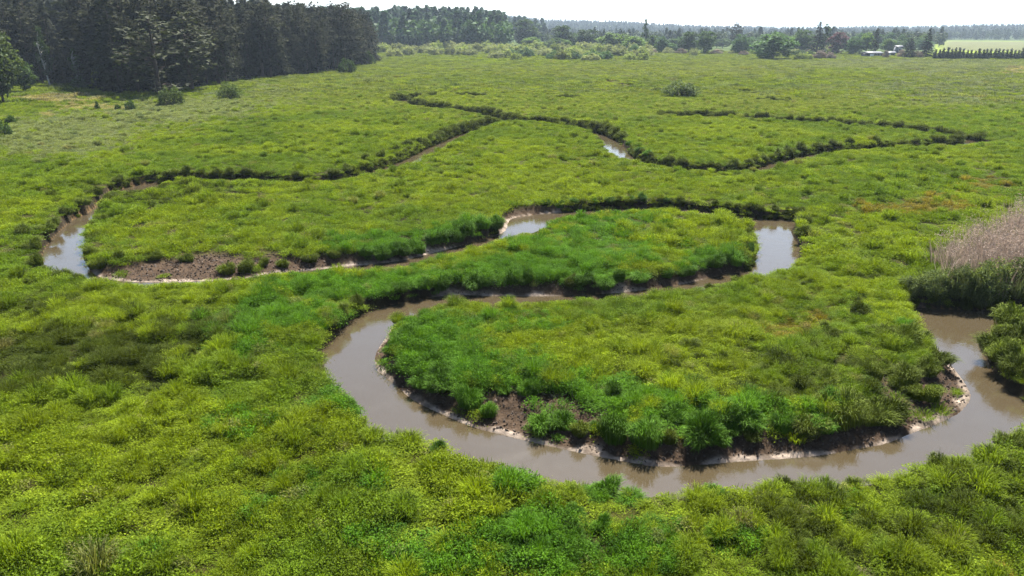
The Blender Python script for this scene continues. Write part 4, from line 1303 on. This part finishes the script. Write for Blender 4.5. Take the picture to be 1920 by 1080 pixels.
def az_pts(cell, r0, r1, a0, a1, keep=1.0):
    X, Y = jgrid(cell, r0, r1, 46)
    r = np.hypot(X, Y); az = np.degrees(np.arctan2(X, Y))
    m = (az > a0) & (az < a1) & (RNG.random(len(X)) < keep)
    return X[m], Y[m]


# the dark wood goes on behind its front rows
X, Y = jgrid(4.5, 120, 480, 46)
P_ = np.array([EDGE[:, 0], EDGE[:, 1]]).T
poly = np.vstack([P_, [(P_[-1, 0] - 70, P_[-1, 1] + 60)], [(-420, 330)], [(-300, 120)]])
A_, B_ = poly, np.roll(poly, -1, 0)
ins = np.zeros(len(X), bool)
for k in range(len(A_)):
    (xa, ya), (xb, yb) = A_[k], B_[k]
    if ya != yb: ins ^= ((ya > Y) != (yb > Y)) & (X < (xb - xa) * (Y - ya) / (yb - ya) + xa)
dd, _, _ = seg_dist(X, Y, P_[:-1], P_[1:])
m = ins & (dd > 30)
def one_mesh(pair):
    bm = bmesh.new()
    me = bpy.data.meshes.new('wood_conifer')
    for k, p in enumerate(pair):
        n0 = len(bm.faces); bm.from_mesh(p); bm.faces.ensure_lookup_table()
        for f in bm.faces[n0:]: f.material_index = k
        me.materials.append(p.materials[0])
    bm.to_mesh(me); bm.free()
    return me
CONS = [one_mesh(p) for p in PIN[:3] + SPR[:3]]
bx_ = np.array([(b[0], b[1]) for b in BACKROWS]); nb_ = len(bx_)
o = scatter('wood_interior', CONS, np.stack([bx_[:, 0], bx_[:, 1], ground_z(bx_[:, 0], bx_[:, 1])], 1), np.stack([np.zeros(nb_), np.zeros(nb_), RNG.uniform(0, 6.28, nb_)], 1),
            np.array([(b[3] * b[4], b[3] * b[4], b[3]) for b in BACKROWS]), np.array([(0 if b[2] else 3) + RNG.integers(0, 3) for b in BACKROWS]), np.ones((nb_, 3)))
tag(o, 'crowded shaded interior of the dark conifer wood', 'wood', kind='stuff')
wood('wood_behind', X[m], Y[m], 17, 23, .8, ((.019, .024, .015), (.026, .036, .016)), 'rest of the dark conifer wood behind its front rows')
X, Y = az_pts(7, 520, 800, -40, -.5)
wood('back_wood', X, Y, 17, 25, .35, ((.032, .062, .034), (.062, .112, .042)), 'blue green mixed wood behind the scrub belt')
X, Y = az_pts(15, 800, 1200, -42, 2.5)
wood('back_wood_beyond', X, Y, 16, 24, .6, ((.032, .060, .034), (.055, .095, .040)), 'upper part of the mixed wood behind the scrub belt')
X, Y = az_pts(13, 640, 1350, -1, 30, .4)
wood('valley_groves', X, Y, 9, 16, .3, ((.030, .045, .022), (.050, .070, .030)), 'scattered hazy groves on the far plain')
X, Y = az_pts(17, 1300, 2400, -42, 42)
wood('hill_wood', X, Y, 9, 15, .6, ((.028, .042, .022), (.040, .060, .026)), 'hazy blue wooded hills along the horizon')

# ------------------------------------------------------------------ haze
hv, hf = box(-9600, 9600, -9600, 9600, -4.0, 190.0)
hm, hnt, hout = new_mat('haze')
pv = hnt.nodes.new('ShaderNodeVolumePrincipled')
pv.inputs['Color'].default_value = (.66, .80, 1.0, 1)
pv.inputs['Density'].default_value = 0.00012
pv.inputs['Anisotropy'].default_value = 0.2
hnt.links.new(pv.outputs[0], hout.inputs['Volume'])
tag(link('haze', mesh_np('haze', hv, hf), hm), 'thin bluish summer haze over the whole valley', 'haze', kind='stuff')
